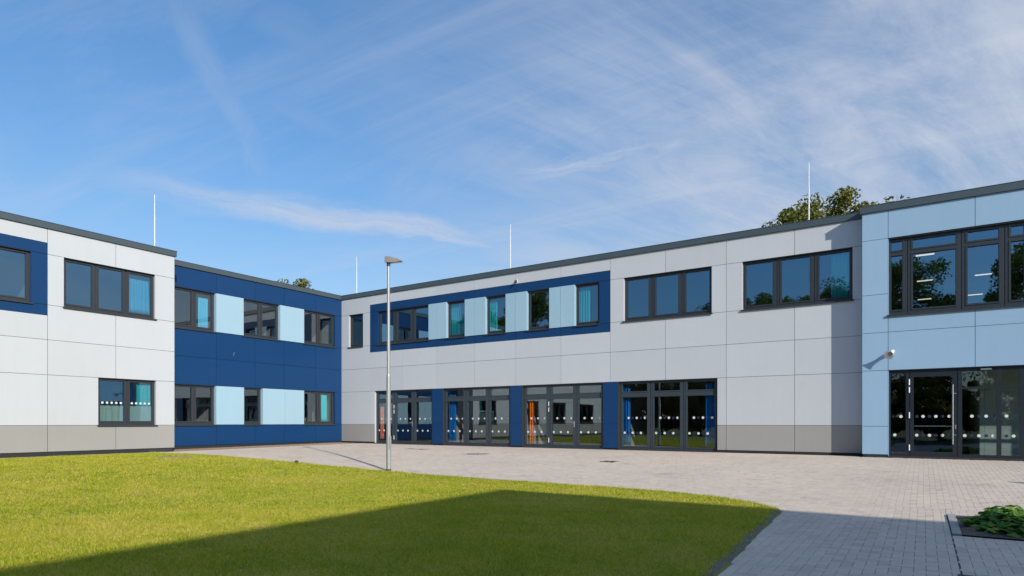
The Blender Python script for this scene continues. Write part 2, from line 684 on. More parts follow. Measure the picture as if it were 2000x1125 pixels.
def in_lawn(x, y, m=0.0):
    x = np.asarray(x, float)
    y = np.asarray(y, float)
    return (y < lawn_top(x) - m) & (x < np.where(y > 10.55, -1.86 + (y - 10.55) * 0, path_left(y)) - m) & (x > -24.25)




def lawn_sheet():
    # fine cells along the kerb and the path, coarse ones elsewhere
    xs = np.concatenate([np.arange(-24.3, -5.0, 0.4), np.arange(-5.0, -1.39, 0.06)])
    ys = np.concatenate([np.arange(-8.0, 10.0, 0.4), np.arange(10.0, 12.45, 0.04)])
    xm, ym = np.meshgrid((xs[1:] + xs[:-1]) / 2, (ys[1:] + ys[:-1]) / 2)
    keep = in_lawn(xm, ym)
    X, Y = np.meshgrid(xs, ys)
    v = np.stack([X.ravel(), Y.ravel(), (gz(X, Y) + 0.002).ravel()], 1)
    jj, ii = np.where(keep)
    nx = len(xs)
    f = np.stack([jj * nx + ii, jj * nx + ii + 1, (jj + 1) * nx + ii + 1, (jj + 1) * nx + ii], 1)
    tag(link('lawn', np_mesh('lawn', v, f, M['lawn'])), kind='structure')


lawn_sheet()
mb = MB()
pts_ = [(-20.7 + math.cos(t) * (1.0 + 0.15 * math.sin(3 * t)), 11.15 + math.sin(t) * (0.40 + 0.06 * math.sin(5 * t))) for t in np.linspace(0, 2 * math.pi, 29)[:-1]]
mb.add([(x, y, float(gz(x, y)) + 0.006) for x, y in pts_], [tuple(range(28))])
tag(mb.build('bare_earth', plain_mat('bare_earth', (0.33, 0.25, 0.16), 0.95, 0, 0.3, 14)), kind='structure')
paving = sheet('paving', list(np.arange(-26, 22.01, 0.6)), list(np.arange(-8.2, 23.01, 0.6)), M['sand'], -0.006,
               lambda x, y: (y > 10.0 or x > -2.2) and not (x < -24.4 and y > 12.6))


def herringbone(x0, x1, y0, y1, ox=0.0, oy=0.0, w=0.1):
    """centres and orientation of 10 x 20 cm stones laid in a 90-degree herringbone"""
    i = np.arange(math.floor((x0 - ox) / w), math.ceil((x1 - ox) / w))
    j = np.arange(math.floor((y0 - oy) / w), math.ceil((y1 - oy) / w))
    I, J = np.meshgrid(i, j)
    k = (I - J) % 4
    hx, hy = I[k == 0], J[k == 0]
    vx, vy = I[k == 3], J[k == 3]
    cx = np.concatenate([hx * w + w, vx * w + w / 2]) + ox
    cy = np.concatenate([hy * w + w / 2, vy * w + w]) + oy
    o = np.concatenate([np.zeros(len(hx), bool), np.ones(len(vx), bool)])
    return cx, cy, o


rng = np.random.default_rng(7)
W = 0.1
FIELDS = [  # x0, x1, y0, y1, origin
    (-24.45, 8.7, 12.275, 22.86, 0.0, 12.28),
    (-5.0, 0.287, -3.0, 12.262, 0.02, -3.74),
    (0.289, 8.7, -3.0, 9.47, 0.30, -3.03),
    (0.289, 8.7, 11.60, 12.262, 0.06, -3.74)]
rx0, rx1, ry0, ry1, co, cut = [], [], [], [], [], []
for (fx0, fx1, fy0, fy1, ox, oy) in FIELDS:
    cx, cy, o = herringbone(fx0 - 0.2, fx1 + 0.2, fy0 - 0.2, fy1 + 0.2, ox, oy)
    hx, hy = np.where(o, W / 2, W), np.where(o, W, W / 2)
    x0, x1, y0, y1 = cx - hx, cx + hx, cy - hy, cy + hy
    e0, e1, e2, e3 = x0.copy(), x1.copy(), y0.copy(), y1.copy()
    x0, x1 = np.maximum(x0, fx0), np.minimum(x1, fx1)
    y0, y1 = np.maximum(y0, fy0), np.minimum(y1, fy1)
    if fx0 == -5.0:                              # trimmed along the lawn
        low = cy < 10.55
        x0 = np.where(low, np.maximum(x0, path_left(cy) + 0.004), x0)
        lt = lawn_top(np.minimum((x0 + x1) / 2, -1.86))
        y0 = np.where(~low & (cx < -1.86), np.maximum(y0, lt + 0.05), y0)
    keep = (x1 - x0 > 0.022) & (y1 - y0 > 0.022)
    keep &= ~((cx > 8.5) & (cy < 2.3)) & ~((cx > -1.75) & (cy > 22.35))
    for (mx, my, mr) in ((-13.7, 18.5, 0.42), (-8.15, 17.9, 0.24)):
        keep &= ~((np.abs(cx - mx) < mr) & (np.abs(cy - my) < mr))
    whole = (x0 == e0) & (x1 == e1) & (y0 == e2) & (y1 == e3)
    for lst, arr in ((rx0, x0), (rx1, x1), (ry0, y0), (ry1, y1), (co, o), (cut, ~whole)):
        lst.append(arr[keep])
rx0, rx1, ry0, ry1, co, cut = (np.concatenate(q) for q in (rx0, rx1, ry0, ry1, co, cut))
cx, cy = (rx0 + rx1) / 2, (ry0 + ry1) / 2
tone = rng.random(len(cx))
tilt = rng.normal(0, 0.0015, (len(cx), 2))
lift = rng.normal(0, 0.0005, len(cx))
# the nearest stones in view are objects of their own
camF = np.array([-math.sin(YAW), math.cos(YAW)])
camR = np.array([math.cos(YAW), math.sin(YAW)])
dep = cx * camF[0] + cy * camF[1]
lat = cx * camR[0] + cy * camR[1]
safe = np.maximum(dep, 0.3)
uu = 1000 + 1224 * lat / safe
vv = 825 + 1224 * (1.05 - gz(cx, cy)) / safe
inview = ~cut & (dep > 0.5) & (uu > 0) & (uu < 2000) & (vv < 1122)
order = np.argsort(np.where(inview, dep, 1e9))
single = np.zeros(len(cx), bool)
single[order[:300]] = True


GAP = 0.0019      # half a joint


def stone_verts(hx, hy):
    """(n, 12, 3) vertices of chamfered stones with half sizes hx, hy"""
    hx, hy = np.atleast_1d(hx), np.atleast_1d(hy)
    V = np.zeros((len(hx), 12, 3))
    sx, sy = np.array([-1, 1, 1, -1]), np.array([-1, -1, 1, 1])
    for lvl, (c, z) in enumerate(((0.0012, 0.0), (0.0, -0.0012), (0.0, -0.05))):
        V[:, lvl * 4:lvl * 4 + 4, 0] = sx * (hx - c)[:, None]
        V[:, lvl * 4:lvl * 4 + 4, 1] = sy * (hy - c)[:, None]
        V[:, lvl * 4:lvl * 4 + 4, 2] = z
    return V


STONE_F = np.array([(0, 1, 2, 3)] + [(l + 4 + k, l + 4 + (k + 1) % 4, l + (k + 1) % 4, l + k) for l in (0, 4) for k in range(4)])
sel = ~single
V = stone_verts((rx1 - rx0)[sel] / 2 - GAP, (ry1 - ry0)[sel] / 2 - GAP)
V[:, :, 2] += tilt[sel][:, 0:1] * V[:, :, 0] + tilt[sel][:, 1:2] * V[:, :, 1] + lift[sel][:, None]
V[:, :, 0] += cx[sel][:, None]
V[:, :, 1] += cy[sel][:, None]
V[:, :, 2] += gz(V[:, :, 0], V[:, :, 1])
n = len(V)
allv, allf, allt = [V.reshape(-1, 3)], [(STONE_F[None] + (np.arange(n) * 12)[:, None, None]).reshape(-1, 4)], [np.repeat(tone[sel], 12)]
ps = link('paving_stones', np_mesh('paving_stones', np.concatenate(allv), np.concatenate(allf), M['paver'], {'tone': np.concatenate(allt)}), paving)
tag(ps, kind='stuff')
stone_mesh = {}
for vert in (False, True):
    tv = stone_verts(W / 2 - GAP if vert else W - GAP, W - GAP if vert else W / 2 - GAP)[0]
    for q in range(6):
        stone_mesh[vert, q] = np_mesh('paving_stone', tv, STONE_F, M['paver'], {'tone': np.full(len(tv), (q + 0.5) / 6)})
for k in np.where(single)[0]:
    o = bpy.data.objects.new('paving_stone', stone_mesh[bool(co[k]), int(tone[k] * 6)])
    COL.objects.link(o)
    o.parent = paving
    o.location = (cx[k], cy[k], float(gz(cx[k], cy[k]) + lift[k]))
    o.rotation_euler = (float(tilt[k, 1]), float(-tilt[k, 0]), 0)

# strips along the building foot
mb = MB()
mb.box(-24.62, -24.22, -8.0, 12.9, -0.3, -0.088)
tag(mb.build('edging_strip', M['kerb']), kind='structure')


def gravel_strip():
    n = 9000
    r = np.random.default_rng(3)
    x = r.uniform(-25.95, -24.55, n)
    y = r.uniform(13.25, 22.75, n)
    s = r.uniform(0.012, 0.03, n)
    tv = np.array([(1, 0, 0), (-1, 0, 0), (0, 1, 0), (0, -1, 0), (0, 0, 0.8), (0, 0, -0.8)])
    tf = np.array([(0, 2, 4), (2, 1, 4), (1, 3, 4), (3, 0, 4), (2, 0, 5), (1, 2, 5), (3, 1, 5), (0, 3, 5)])
    V = tv[None] * s[:, None, None] * r.uniform(0.7, 1.3, (n, 6, 1))
    V[:, :, 0] += x[:, None]
    V[:, :, 1] += y[:, None]
    V[:, :, 2] += (gz(x, y) - 0.0)[:, None]
    Fc = tf[None] + (np.arange(n) * 6)[:, None, None]
    g = sheet('gravel_bed', [-25.98, -25.2, -24.5], list(np.linspace(13.2, 22.85, 8)), M['gravel'], 0.002)
    o = link('gravel', np_mesh('gravel', V.reshape(-1, 3), Fc.reshape(-1, 3), M['gravel']), g)
    tag(o, kind='stuff')


gravel_strip()

# ------------------------------------------------------------------ the building
B = empty('school_building', (-12.0, 23.0, 0.0))
tag(B, 'two storey school building with light grey, navy and pale blue facade panels', 'building')

ZB, ZP, ZD, ZJ, ZS, ZW, ZC, ZT = 0.06, 0.95, 2.65, 3.83, 5.0, 6.70, 7.56, 7.78
G = 0.006        # half the joint width


class Facade:
    """wall coordinates: s along the wall, z up, n outwards"""

    def __init__(self, kind, pos, parent):
        self.kind, self.pos, self.parent = kind, pos, parent

    def p(self, s, n, z):
        if self.kind == 'y-':
            return (s, self.pos - n, z)
        if self.kind == 'x+':
            return (self.pos + n, s, z)
        if self.kind == 'x-':
            return (self.pos - n, s, z)
        return (s, self.pos + n, z)           # 'y+'

    def box(self, mb, s0, s1, n0, n1, z0, z1):
        a, b = self.p(s0, n0, z0), self.p(s1, n1, z1)
        mb.box(min(a[0], b[0]), max(a[0], b[0]), min(a[1], b[1]), max(a[1], b[1]), z0, z1)
        return mb

    def one(self, name, mat, parent, *bx):
        mb = MB()
        for b in bx:
            self.box(mb, *b)
        return mb.build(name, M[mat], parent)

    def panels(self, cols, rows_for, openings, color):
        for ca, cb in zip(cols[:-1], cols[1:]):
            rows = rows_for(ca, cb)
            for za, zb in zip(rows[:-1], rows[1:]):
                segs = [(ca, cb)]
                for (o0, o1, oz0, oz1) in openings:
                    if oz0 < zb - 0.01 and oz1 > za + 0.01:
                        new = []
                        for (a, b) in segs:
                            if o1 <= a + 1e-4 or o0 >= b - 1e-4:
                                new.append((a, b))
                                continue
                            if o0 > a + 0.02:
                                new.append((a, o0))
                            if o1 < b - 0.02:
                                new.append((o1, b))
                        segs = new
                for (a, b) in segs:
                    mat = color((a + b) / 2, (za + zb) / 2)
                    if mat is None:
                        continue
                    ga = G if abs(a - ca) < 1e-4 else 0.0
                    gb = G if abs(b - cb) < 1e-4 else 0.0
                    proud = 0.035 if mat == 'light' else 0.0
                    self.one('panel', mat, self.parent, (a + ga, b - gb, -0.012, proud, za + G, zb - G))

    def backing(self, s0, s1, z0, z1, openings):
        cuts_z = sorted({z0, z1, *[z for o in openings for z in o[2:] if z0 < z < z1]})
        mb = MB()
        for za, zb in zip(cuts_z[:-1], cuts_z[1:]):
            segs = [(s0, s1)]
            for (o0, o1, oz0, oz1) in openings:
                if oz0 < zb - 1e-4 and oz1 > za + 1e-4:
                    new = []
                    for (a, b) in segs:
                        if o1 <= a or o0 >= b:
                            new.append((a, b))
                            continue
                        if o0 > a:
                            new.append((a, o0))
                        if o1 < b:
                            new.append((o1, b))
                    segs = new
            for (a, b) in segs:
                self.box(mb, a, b, -0.30, -0.04, za, zb)
        mb.build('backing_wall', M['joint'], self.parent)

    def pane_quad(self, s0, s1, z0, z1, n):
        mb = MB()
        mb.add([self.p(s0, n, z0), self.p(s1, n, z0), self.p(s1, n, z1), self.p(s0, n, z1)], [(0, 1, 2, 3)])
        return mb

    def glazing(self, name, s0, s1, z0, z1, lights, frame='frame', glass='glass', n=-0.105, sill=True,
                jamb=('white', 'white'), sash=True, label=None, head='frame'):
        """lights: list of (a, b, [(za, zb), ...]) pane rectangles, the rest of the opening is frame"""
        d = 0.07
        mb = MB()
        edges = [s0] + [v for l in lights for v in l[:2]] + [s1]
        for k in range(0, len(edges), 2):
            a, b = edges[k], edges[k + 1]
            if 0 < k < len(edges) - 2 and b - a > 0.16:       # mullion with a groove
                m = (a + b) / 2
                self.box(mb, a, m - 0.012, n - d, n, z0, z1)
                self.box(mb, m + 0.012, b, n - d, n, z0, z1)
                self.box(mb, m - 0.012, m + 0.012, n - d, n - 0.02, z0, z1)
            else:
                self.box(mb, a, b, n - d, n, z0, z1)
        for (a, b, zs) in lights:
            zz = [z0] + [v for q in zs for v in q] + [z1]
            for k in range(0, len(zz), 2):
                self.box(mb, a, b, n - d, n - 0.002, zz[k], zz[k + 1])
        w = mb.build(name, M[frame], self.parent)
        if label:
            w['label'] = label
        r = 0.05
        for (a, b, zs) in lights:
            for (za, zb) in zs:
                self.pane_quad(a, b, za, zb, n - 0.045).build('pane', M[glass], w)
                if sash:
                    sm = MB()
                    for q in ((a - r, a - 0.012, za - r, zb + r), (b + 0.012, b + r, za - r, zb + r)):
                        self.box(sm, q[0], q[1], n + 0.001, n + 0.016, q[2], q[3])
                    for q in ((za - r, za - 0.012), (zb + 0.012, zb + r)):
                        self.box(sm, a - 0.012, b + 0.012, n + 0.001, n + 0.016, q[0], q[1])
                    sm.build('sash', M[frame], w)
        if sill:
            self.one('sill', frame, w, (s0 - 0.035, s1 + 0.035, n, 0.055, z0 - 0.018, z0 + 0.004), (s0 - 0.035, s1 + 0.035, 0.042, 0.056, z0 - 0.045, z0 - 0.0185))
        if jamb:
            for k, (s, sg) in enumerate(((s0, 1), (s1, -1))):
                if jamb[k]:
                    self.one('reveal', jamb[k], w, (min(s, s + sg * 0.014), max(s, s + sg * 0.014), n, -0.013, z0 + 0.005, z1))
        if head:
            self.one('reveal', head, w, (s0 + 0.015, s1 - 0.015, n, -0.002, z1 - 0.014, z1 - 0.001))  # head lining in dark frame colour, standing in for the shadow under the head
        return w

    def window(self, s0, s1, nl, z0=ZS, z1=ZW, side=0.115, mull=0.29, top=0.10, bot=0.15, **kw):
        wd = (s1 - s0 - 2 * side - (nl - 1) * mull) / nl
        lights = [(s0 + side + k * (wd + mull), s0 + side + k * (wd + mull) + wd, [(z0 + bot, z1 - top)]) for k in range(nl)]
        return self.glazing('window', s0, s1, z0, z1, lights, **kw)

    def dots(self, w, mat, pts, n, r=0.052):
        k = 14
        for (s, z) in pts:
            v = [self.p(s + r * math.cos(2 * math.pi * i / k), n, z + r * math.sin(2 * math.pi * i / k)) for i in range(k)]
            v += [self.p(s + r * math.cos(2 * math.pi * i / k), n - 0.002, z + r * math.sin(2 * math.pi * i / k)) for i in range(k)]
            mb = MB()
            mb.add(v, [tuple(range(k))] + [(i, (i + 1) % k, k + (i + 1) % k, k + i) for i in range(k)])
            mb.build('marking_dot', M[mat], w)


# ---- right wing: light grey wall with navy window band ---------------------------------
XC = -25.90
R = Facade('y-', 22.9, B)
r_cols = [XC, -23.77, -21.53, -19.32, -17.08, -14.85, -12.61, -10.38, -8.13, -5.89, -3.64, -1.45]
r_up = [(-25.34, -24.28, 1), (-23.22, -19.80, 3), (-18.71, -17.62, 1), (-16.46, -15.36, 1), (-14.27, -13.15, 1), (-11.96, -10.86, 1), (-9.82, -6.40, 3), (-5.35, -1.90, 3)]
r_dn = [(-23.44, -19.60), (-18.92, -15.14), (-14.50, -10.70), (-10.03, -6.20)]
r_open = [(a, b, ZS, ZW) for a, b, _ in r_up] + [(a, b, -0.02, ZD) for a, b in r_dn]


def r_rows(ca, cb):
    if ca > -23.8 and cb < -10.3:
        return [ZB, ZP, ZD, ZJ, 4.645, ZS, ZW, 7.08, ZC]
    return [ZB, ZP, ZD, ZJ, ZS, ZW, ZC]


def r_color(s, z):
    if z < ZD and any(r_dn[k][1] - 0.05 < s < r_dn[k + 1][0] + 0.05 for k in range(3)):
        return 'navy'
    if -23.77 < s < -10.38 and 4.645 < z < 7.08:
        if ZS < z < ZW and -19.9 < s < -11.9:
            return 'light'
        return 'navy'
    return 'plinth' if z < ZP else 'white'


# door pillars run without a joint, so they are taken out of the panel grid
pill = [(-19.60, -18.92), (-15.14, -14.50), (-10.70, -10.03)]
R.panels(r_cols, r_rows, r_open + [(a, b, 0, ZD) for a, b in pill], r_color)
for a, b in pill:
    R.one('panel', 'navy', B, (a + 0.004, b - 0.03, -0.012, 0.0, 0.03, 1.01), )
    R.one('panel', 'navy', B, (a + 0.004, b - 0.03, -0.012, 0.0, 1.018, ZD - G))
    R.one('pillar_edge', 'frame', B, (b - 0.028, b - 0.001, -0.10, 0.002, 0.03, ZD - 0.01))
R.backing(XC, -1.2, -0.4, 7.5, r_open)
for a, b in ((XC, -23.44), (-6.20, -1.4)):
    R.one('plinth_base', 'joint', B, (a, b, -0.039, -0.02, -0.2, ZB - 0.01))
for a, b, nl in r_up:
    j = ('white', 'white')
    if -19.85 < a < -11 or -23.3 < a < -23.1:
        j = ('navy' if a < -23 else 'light', 'light')
        if a > -12:
            j = ('light', 'navy')
    R.window(a, b, nl, jamb=j)

R_DOORS = []
for gi, (a, b) in enumerate(r_dn):
    side, mull = 0.125, 0.275
    wd = (b - a - 2 * side - 2 * mull) / 3
    zlo, zt0, zt1, zhi = 0.13, 2.03, 2.26, 2.55
    lights = [(a + side + k * (wd + mull), a + side + k * (wd + mull) + wd, [(zlo, zt0), (zt1, zhi)]) for k in range(3)]
    w = R.glazing('glazed_door' if gi in (0, 2) else 'glazed_front', a, b, -0.02, ZD, lights, frame='door_frame', glass='glass_clear',
                  sill=False, jamb=('white' if gi == 0 else None, 'frame' if gi == 3 else None), head='frame')
    R_DOORS.append(w)
    R.one('threshold', 'frame', w, (a, b, -0.105, 0.03, -0.08, 0.015))
    pts_w, pts_n = [], []
    for (p, q, _) in lights:
        for k in range(3):
            pts_w.append((p + 0.24 + 0.335 * k - (0.0 if gi else 0.0), 1.225))
            pts_w.append((p + 0.075 + 0.335 * k, 0.645))
        if gi == 3:
            for k in range(2):
                pts_n.append((p + 0.24 + 0.167 + 0.335 * k, 1.225))
                pts_n.append((p + 0.075 + 0.167 + 0.335 * k, 0.645))
    pts_w = [q for q in pts_w]
    R.dots(w, 'dot_white', pts_w, -0.142, 0.047)
    if pts_n:
        R.dots(w, 'dot_navy', pts_n, -0.143, 0.045)
    if gi in (0, 2):
        p, q, _ = lights[1]
        for z0, z1 in ((1.75, 1.93), (1.50, 1.68), (0.20, 0.40)):
            MB().tube(R.p(p - 0.14, -0.080, z0), R.p(p - 0.14, -0.080, z1), 0.016, n=8).build('hinge', M['white_metal'], w)
        mb = MB()
        mb.tube(R.p(q + 0.07, -0.09, 1.03), R.p(q + 0.07, -0.035, 1.03), 0.014, n=8)
        mb.tube(R.p(q + 0.075, -0.04, 1.03), R.p(q - 0.075, -0.04, 1.03), 0.013, n=8)
        R.box(mb, q + 0.045, q + 0.095, -0.089, -0.082, 0.86, 1.11)
        mb.build('handle', M['steel'], w)
        R.one('push_bar', 'frame', w, (p + 0.02, q - 0.02, -0.22, -0.19, 0.95, 0.985))

# ---- blue recessed wall -----------------------------------------------------------------
L2 = Facade('x+', XC, B)
l_cols = [13.2, 15.84, 17.74, 19.32, 21.2, 22.9]
l_up = [(13.95, 15.80, 2), (17.11, 19.06, 2), (20.46, 22.46, 2)]
l_dn = [(13.95, 15.80, 2), (17.15, 18.11, 1), (20.46, 22.46, 2)]
l_open = [(a, b, ZS, ZW) for a, b, _ in l_up] + [(a, b, ZP, ZD) for a, b, _ in l_dn]
l_light = [(15.80, 17.13, 1), (19.06, 20.46, 1), (15.80, 17.15, 0), (18.11, 19.33, 0), (19.33, 20.46, 0)]


def l_color(s, z):
    return 'navy'


L2.panels(l_cols, lambda a, b: [ZB, ZP, ZD, ZJ, ZS, ZW, ZC], l_open + [(15.80, 17.13, ZS, ZW), (19.06, 20.46, ZS, ZW), (15.80, 17.15, ZP, ZD), (18.11, 20.46, ZP, ZD)], l_color)
for a, b, up in l_light:
    L2.one('panel', 'light', B, (a + 0.005, b - 0.005, -0.012, 0.045, (ZS if up else ZP) + 0.008, (ZW if up else ZD) - 0.008))
L2.backing(13.1, 22.9, -0.4, 7.5, l_open)
L2.one('plinth_base', 'joint', B, (13.2, 22.88, -0.039, -0.02, -0.2, ZB - 0.01))
for a, b, nl in l_up:
    L2.window(a, b, nl, glass='glass_clear', jamb=('light' if a > 16 else 'navy', 'light' if a < 20 else 'navy'), side=0.13, mull=0.22)
for a, b, nl in l_dn:
    L2.window(a, b, nl, z0=ZP, z1=ZD, glass='glass_clear', jamb=('light' if a > 16 else 'navy', 'light' if a < 20 else 'navy'), side=0.13, mull=0.22)

# ---- left block, standing forward --------------------------------------------------------
XL = -24.60
YL = 13.30
LB = Facade('x+', XL, B)
lb_cols = [-8.0, -5.88, -3.75, -1.62, 0.51, 2.64, 4.77, 6.90, 9.03, 11.16, YL]
lb_up = [(5.55, 8.57, 3), (9.50, 12.57, 3), (0.95, 3.95, 3), (-3.6, -0.6, 3)]
lb_dn = [(10.57, 12.60, 2), (4.9, 7.6, 3), (0.6, 3.4, 3), (-4.6, -1.6, 3)]
lb_open = [(a, b, ZS, ZW) for a, b, _ in lb_up] + [(a, b, ZP, ZD) for a, b, _ in lb_dn]


def lb_rows(ca, cb):
    if -1.7 < ca and cb < 9.1:
        return [ZB, ZP, ZD, ZJ, 4.645, ZS, ZW, 7.08, ZC]
    return [ZB, ZP, ZD, ZJ, ZS, ZW, ZC]


def lb_color(s, z):
    if -1.62 < s < 9.03 and 4.645 < z < 7.08:
        return 'navy'
    return 'plinth' if z < ZP else 'white'


LB.panels(lb_cols, lb_rows, lb_open, lb_color)
LB.backing(-8.0, YL - 0.05, -0.4, 7.5, lb_open)
LB.one('plinth_base', 'joint', B, (-8.0, YL - 0.03, -0.039, -0.02, -0.2, ZB - 0.012))
LB.one('plinth_base', 'frame', B, (12.3, 13.2, -0.018, 0.0, -0.12, 0.02))
for a, b, nl in lb_up:
    c = 'navy' if a < 9 and a > -1 else 'white'
    LB.window(a, b, nl, jamb=(c, c), mull=0.23, glass='glass')
for a, b, nl in lb_dn:
    w = LB.window(a, b, nl, z0=ZP, z1=ZD, mull=0.21, glass='glass')
    if a > 9:
        side, mull = 0.115, 0.21
        wd = (b - a - 2 * side - mull) / 2
        for k in range(2):
            p = a + side + k * (wd + mull)
            LB.one('frosted_film', 'film', w, (p, p + wd, -0.158, -0.155, ZP + 0.14, 1.66))
            LB.dots(w, 'dot_white', [(p + 0.09 + 0.155 * i, 1.765) for i in range(5)], -0.146, 0.042)
# the narrow return wall of the block
RET = Facade('y+', YL, B)
for za, zb in ((ZB, ZP), (ZP, ZD), (ZD, ZJ), (ZJ, ZS), (ZS, ZW), (ZW, ZC)):
    RET.one('panel', 'plinth' if zb == ZP else 'white', B, (XC + 0.02, XL - 0.014, -0.012, -0.001, za + G, zb - G))
RET.one('backing_wall', 'joint', B, (XC - 0.2, XL - 0.045, -0.30, -0.04, -0.4, 7.5))

# ---- pale blue entrance block -------------------------------------------------------------
YB = 22.40
XB = -1.61
E_ = Facade('y-', YB, B)
e_cols = [XB, -0.91, 1.24, 3.39, 5.54, 7.69, 9.84, 11.99, 14.0]
e_open = [(-0.91, 7.69, 4.33, 6.68), (-0.91, 5.54, -0.02, ZD)]


def e_rows(ca, cb):
    if ca < -1:
        return [ZB, 0.93, ZD, 3.82, ZS, ZW, ZC]
    return [ZB, 0.93, ZD, 3.82, 4.33, 6.70, ZC]


E_.panels(e_cols, e_rows, e_open, lambda s, z: 'sky_blue')
E_.backing(XB + 0.05, 14.0, -0.4, 7.5, e_open)
E_.one('plinth_base', 'joint', B, (XB + 0.03, 14.0, -0.039, -0.02, -0.2, ZB - 0.012))
E_.one('footing', 'frame', B, (XB + 0.12, -1.0, -0.018, 0.03, -0.2, 0.02))
EL = Facade('x-', XB, B)
for za, zb in ((ZB, 0.93), (0.93, ZD), (ZD, 3.82), (3.82, ZS), (ZS, ZW), (ZW, ZC)):
    EL.one('panel', 'sky_blue', B, (YB + 0.014, 22.89, -0.012, -0.001, za + G, zb - G))
EL.one('backing_wall', 'joint', B, (YB + 0.045, 23.2, -0.30, -0.04, -0.4, 7.5))
# upper strip window
el = []
for (a, b) in ((-0.83, -0.55), (-0.27, 0.78), (1.07, 1.78), (2.06, 2.34), (2.62, 3.67), (3.96, 4.67), (4.95, 5.23), (5.51, 6.56), (6.84, 7.58)):
    el.append((a, b, [(4.50, 6.14), (6.32, 6.57)]))
E_.glazing('window', -0.91, 7.69, 4.33, 6.68, el, glass='glass', jamb=('sky_blue', 'sky_blue'))
# entrance
ee = [(-0.845, -0.455, [(0.11, 2.53)]), (-0.25, 0.71, [(0.17, 2.42)]), (0.94, 1.735, [(0.11, 2.02), (2.08, 2.54)]), (1.845, 2.24, [(0.11, 2.02), (2.08, 2.54)]),
      (2.36, 3.3, [(0.11, 2.02), (2.08, 2.54)]), (3.42, 4.36, [(0.11, 2.02), (2.08, 2.54)]), (4.48, 5.42, [(0.11, 2.02), (2.08, 2.54)])]
ent = E_.glazing('entrance_door', -0.91, 5.54, -0.02, ZD, ee, frame='dark_frame', glass='glass_dark', sill=False, jamb=('sky_blue', 'sky_blue'), sash=False, n=-0.09, head='dark_frame')
E_.one('threshold', 'frame', ent, (-0.91, 5.54, -0.09, 0.04, -0.08, 0.015))
wp = [(-0.58, 1.23), (-0.74, 0.665)] + [(x, 1.23) for x in (-0.015, 0.305, 0.63)] + [(x, 0.665) for x in (-0.175, 0.145, 0.465)]
wp += [(1.17, 1.23), (1.50, 1.23), (1.00, 0.665), (1.335, 0.665), (1.66, 0.665), (1.96, 1.23), (2.12, 0.665)]
npnts = [(1.335, 1.23), (1.66, 1.23), (2.13, 1.23), (1.165, 0.665), (1.50, 0.665), (1.96, 0.665), (-0.17, 1.23), (0.145, 1.23), (0.465, 1.23), (-0.015, 0.665), (0.305, 0.665), (0.63, 0.665)]
E_.dots(ent, 'dot_white', wp, -0.127, 0.044)
E_.dots(ent, 'dot_navy', npnts, -0.127, 0.044)
mb = MB()
mb.tube(E_.p(0.715, 0.03, 0.41), E_.p(0.715, 0.03, 2.16), 0.018, n=10)
for z in (0.68, 1.90):
    mb.tube(E_.p(0.715, 0.03, z), E_.p(0.79, -0.09, z), 0.011, n=8)
mb.build('pull_bar', M['steel'], ent)
for z0, z1 in ((2.18, 2.36), (1.95, 2.12), (1.18, 1.36), (0.20, 0.38)):
    MB().tube(E_.p(-0.365, -0.07, z0), E_.p(-0.365, -0.07, z1), 0.018, n=8).build('hinge', M['white_metal'], ent)
mb = MB()
mb.tube(E_.p(-0.24, -0.20, 0.94), E_.p(0.70, -0.20, 0.94), 0.02, n=8)
mb.build('panic_bar', M['steel'], ent)
E_.one('lock', 'steel', ent, (0.765, 0.80, -0.09, -0.075, 0.86, 0.98))
E_.one('door_closer', 'steel', ent, (1.37, 1.62, -0.088, -0.03, 2.555, 2.60))

# ---- fascias and roofs ---------------------------------------------------------------------
P = 0.06


def fascia(x0, x1, y0, y1, z1=ZT):
    mb = MB()
    mb.box(x0, x1, y0, y1, ZC, z1 - 0.0155)
    mb.build('fascia', M['fascia'], B)
    mb = MB()
    mb.box(x0 - 0.012, x1 + 0.012, y0 - 0.012, y1 + 0.012, z1 - 0.015, z1)
    mb.build('coping', M['fascia'], B)


fascia(XC + P + 0.013, XB - P - 0.02, 22.9 - P, 23.3)
fascia(XC - 0.35, XC + P, YL + P + 0.02, 23.3)
fascia(XL - 1.3, XL + P, -8.0, YL + P)
fascia(XB - P, 14.0, YB - P, 22.80)
mb = MB()
mb.box(XB - P, XB + 0.3, 22.813, 30, ZC, ZT)
mb.build('fascia', M['fascia'], B)
for k, (x0, x1, y0, y1) in enumerate(((XC - 8, XB + 0.2, 23.0, 31.0), (XC - 8, XC - 0.05, 13.0, 22.98), (XL - 9, XL - 0.05, -8, 13.0), (XB + 0.21, 14, 22.5, 39))):
    mb = MB()
    mb.box(x0, x1, y0, y1, 7.30, 7.57)
    mb.build('roof', M['roof'], B)

# ---- rooms behind the glass -----------------------------------------------------------------


def rooms(x0, x1, y0, y1, parts, axis):
    mb = MB()
    mb.box(x0, x1, y0, y1, -0.35, -0.05)
    mb.box(x0, x1, y0, y1, 3.62, 3.66)
    mb.build('floor_slab', M['inner_floor'], B)
    mb = MB()
    mb.box(x0, x1, y0, y1, 3.15, 3.61)
    mb.box(x0, x1, y0, y1, 7.02, 7.29)
    mb.build('ceiling_slab', M['inner'], B)
    for q in parts:
        mb = MB()
        if axis == 'x':
            mb.box(q - 0.06, q + 0.06, y0, y1, -0.049, 3.149)
            mb.box(q - 0.06, q + 0.06, y0, y1, 3.661, 7.019)
        else:
            mb.box(x0, x1, q - 0.06, q + 0.06, -0.049, 3.149)
            mb.box(x0, x1, q - 0.06, q + 0.06, 3.661, 7.019)
        mb.build('partition_wall', M['inner'], B)


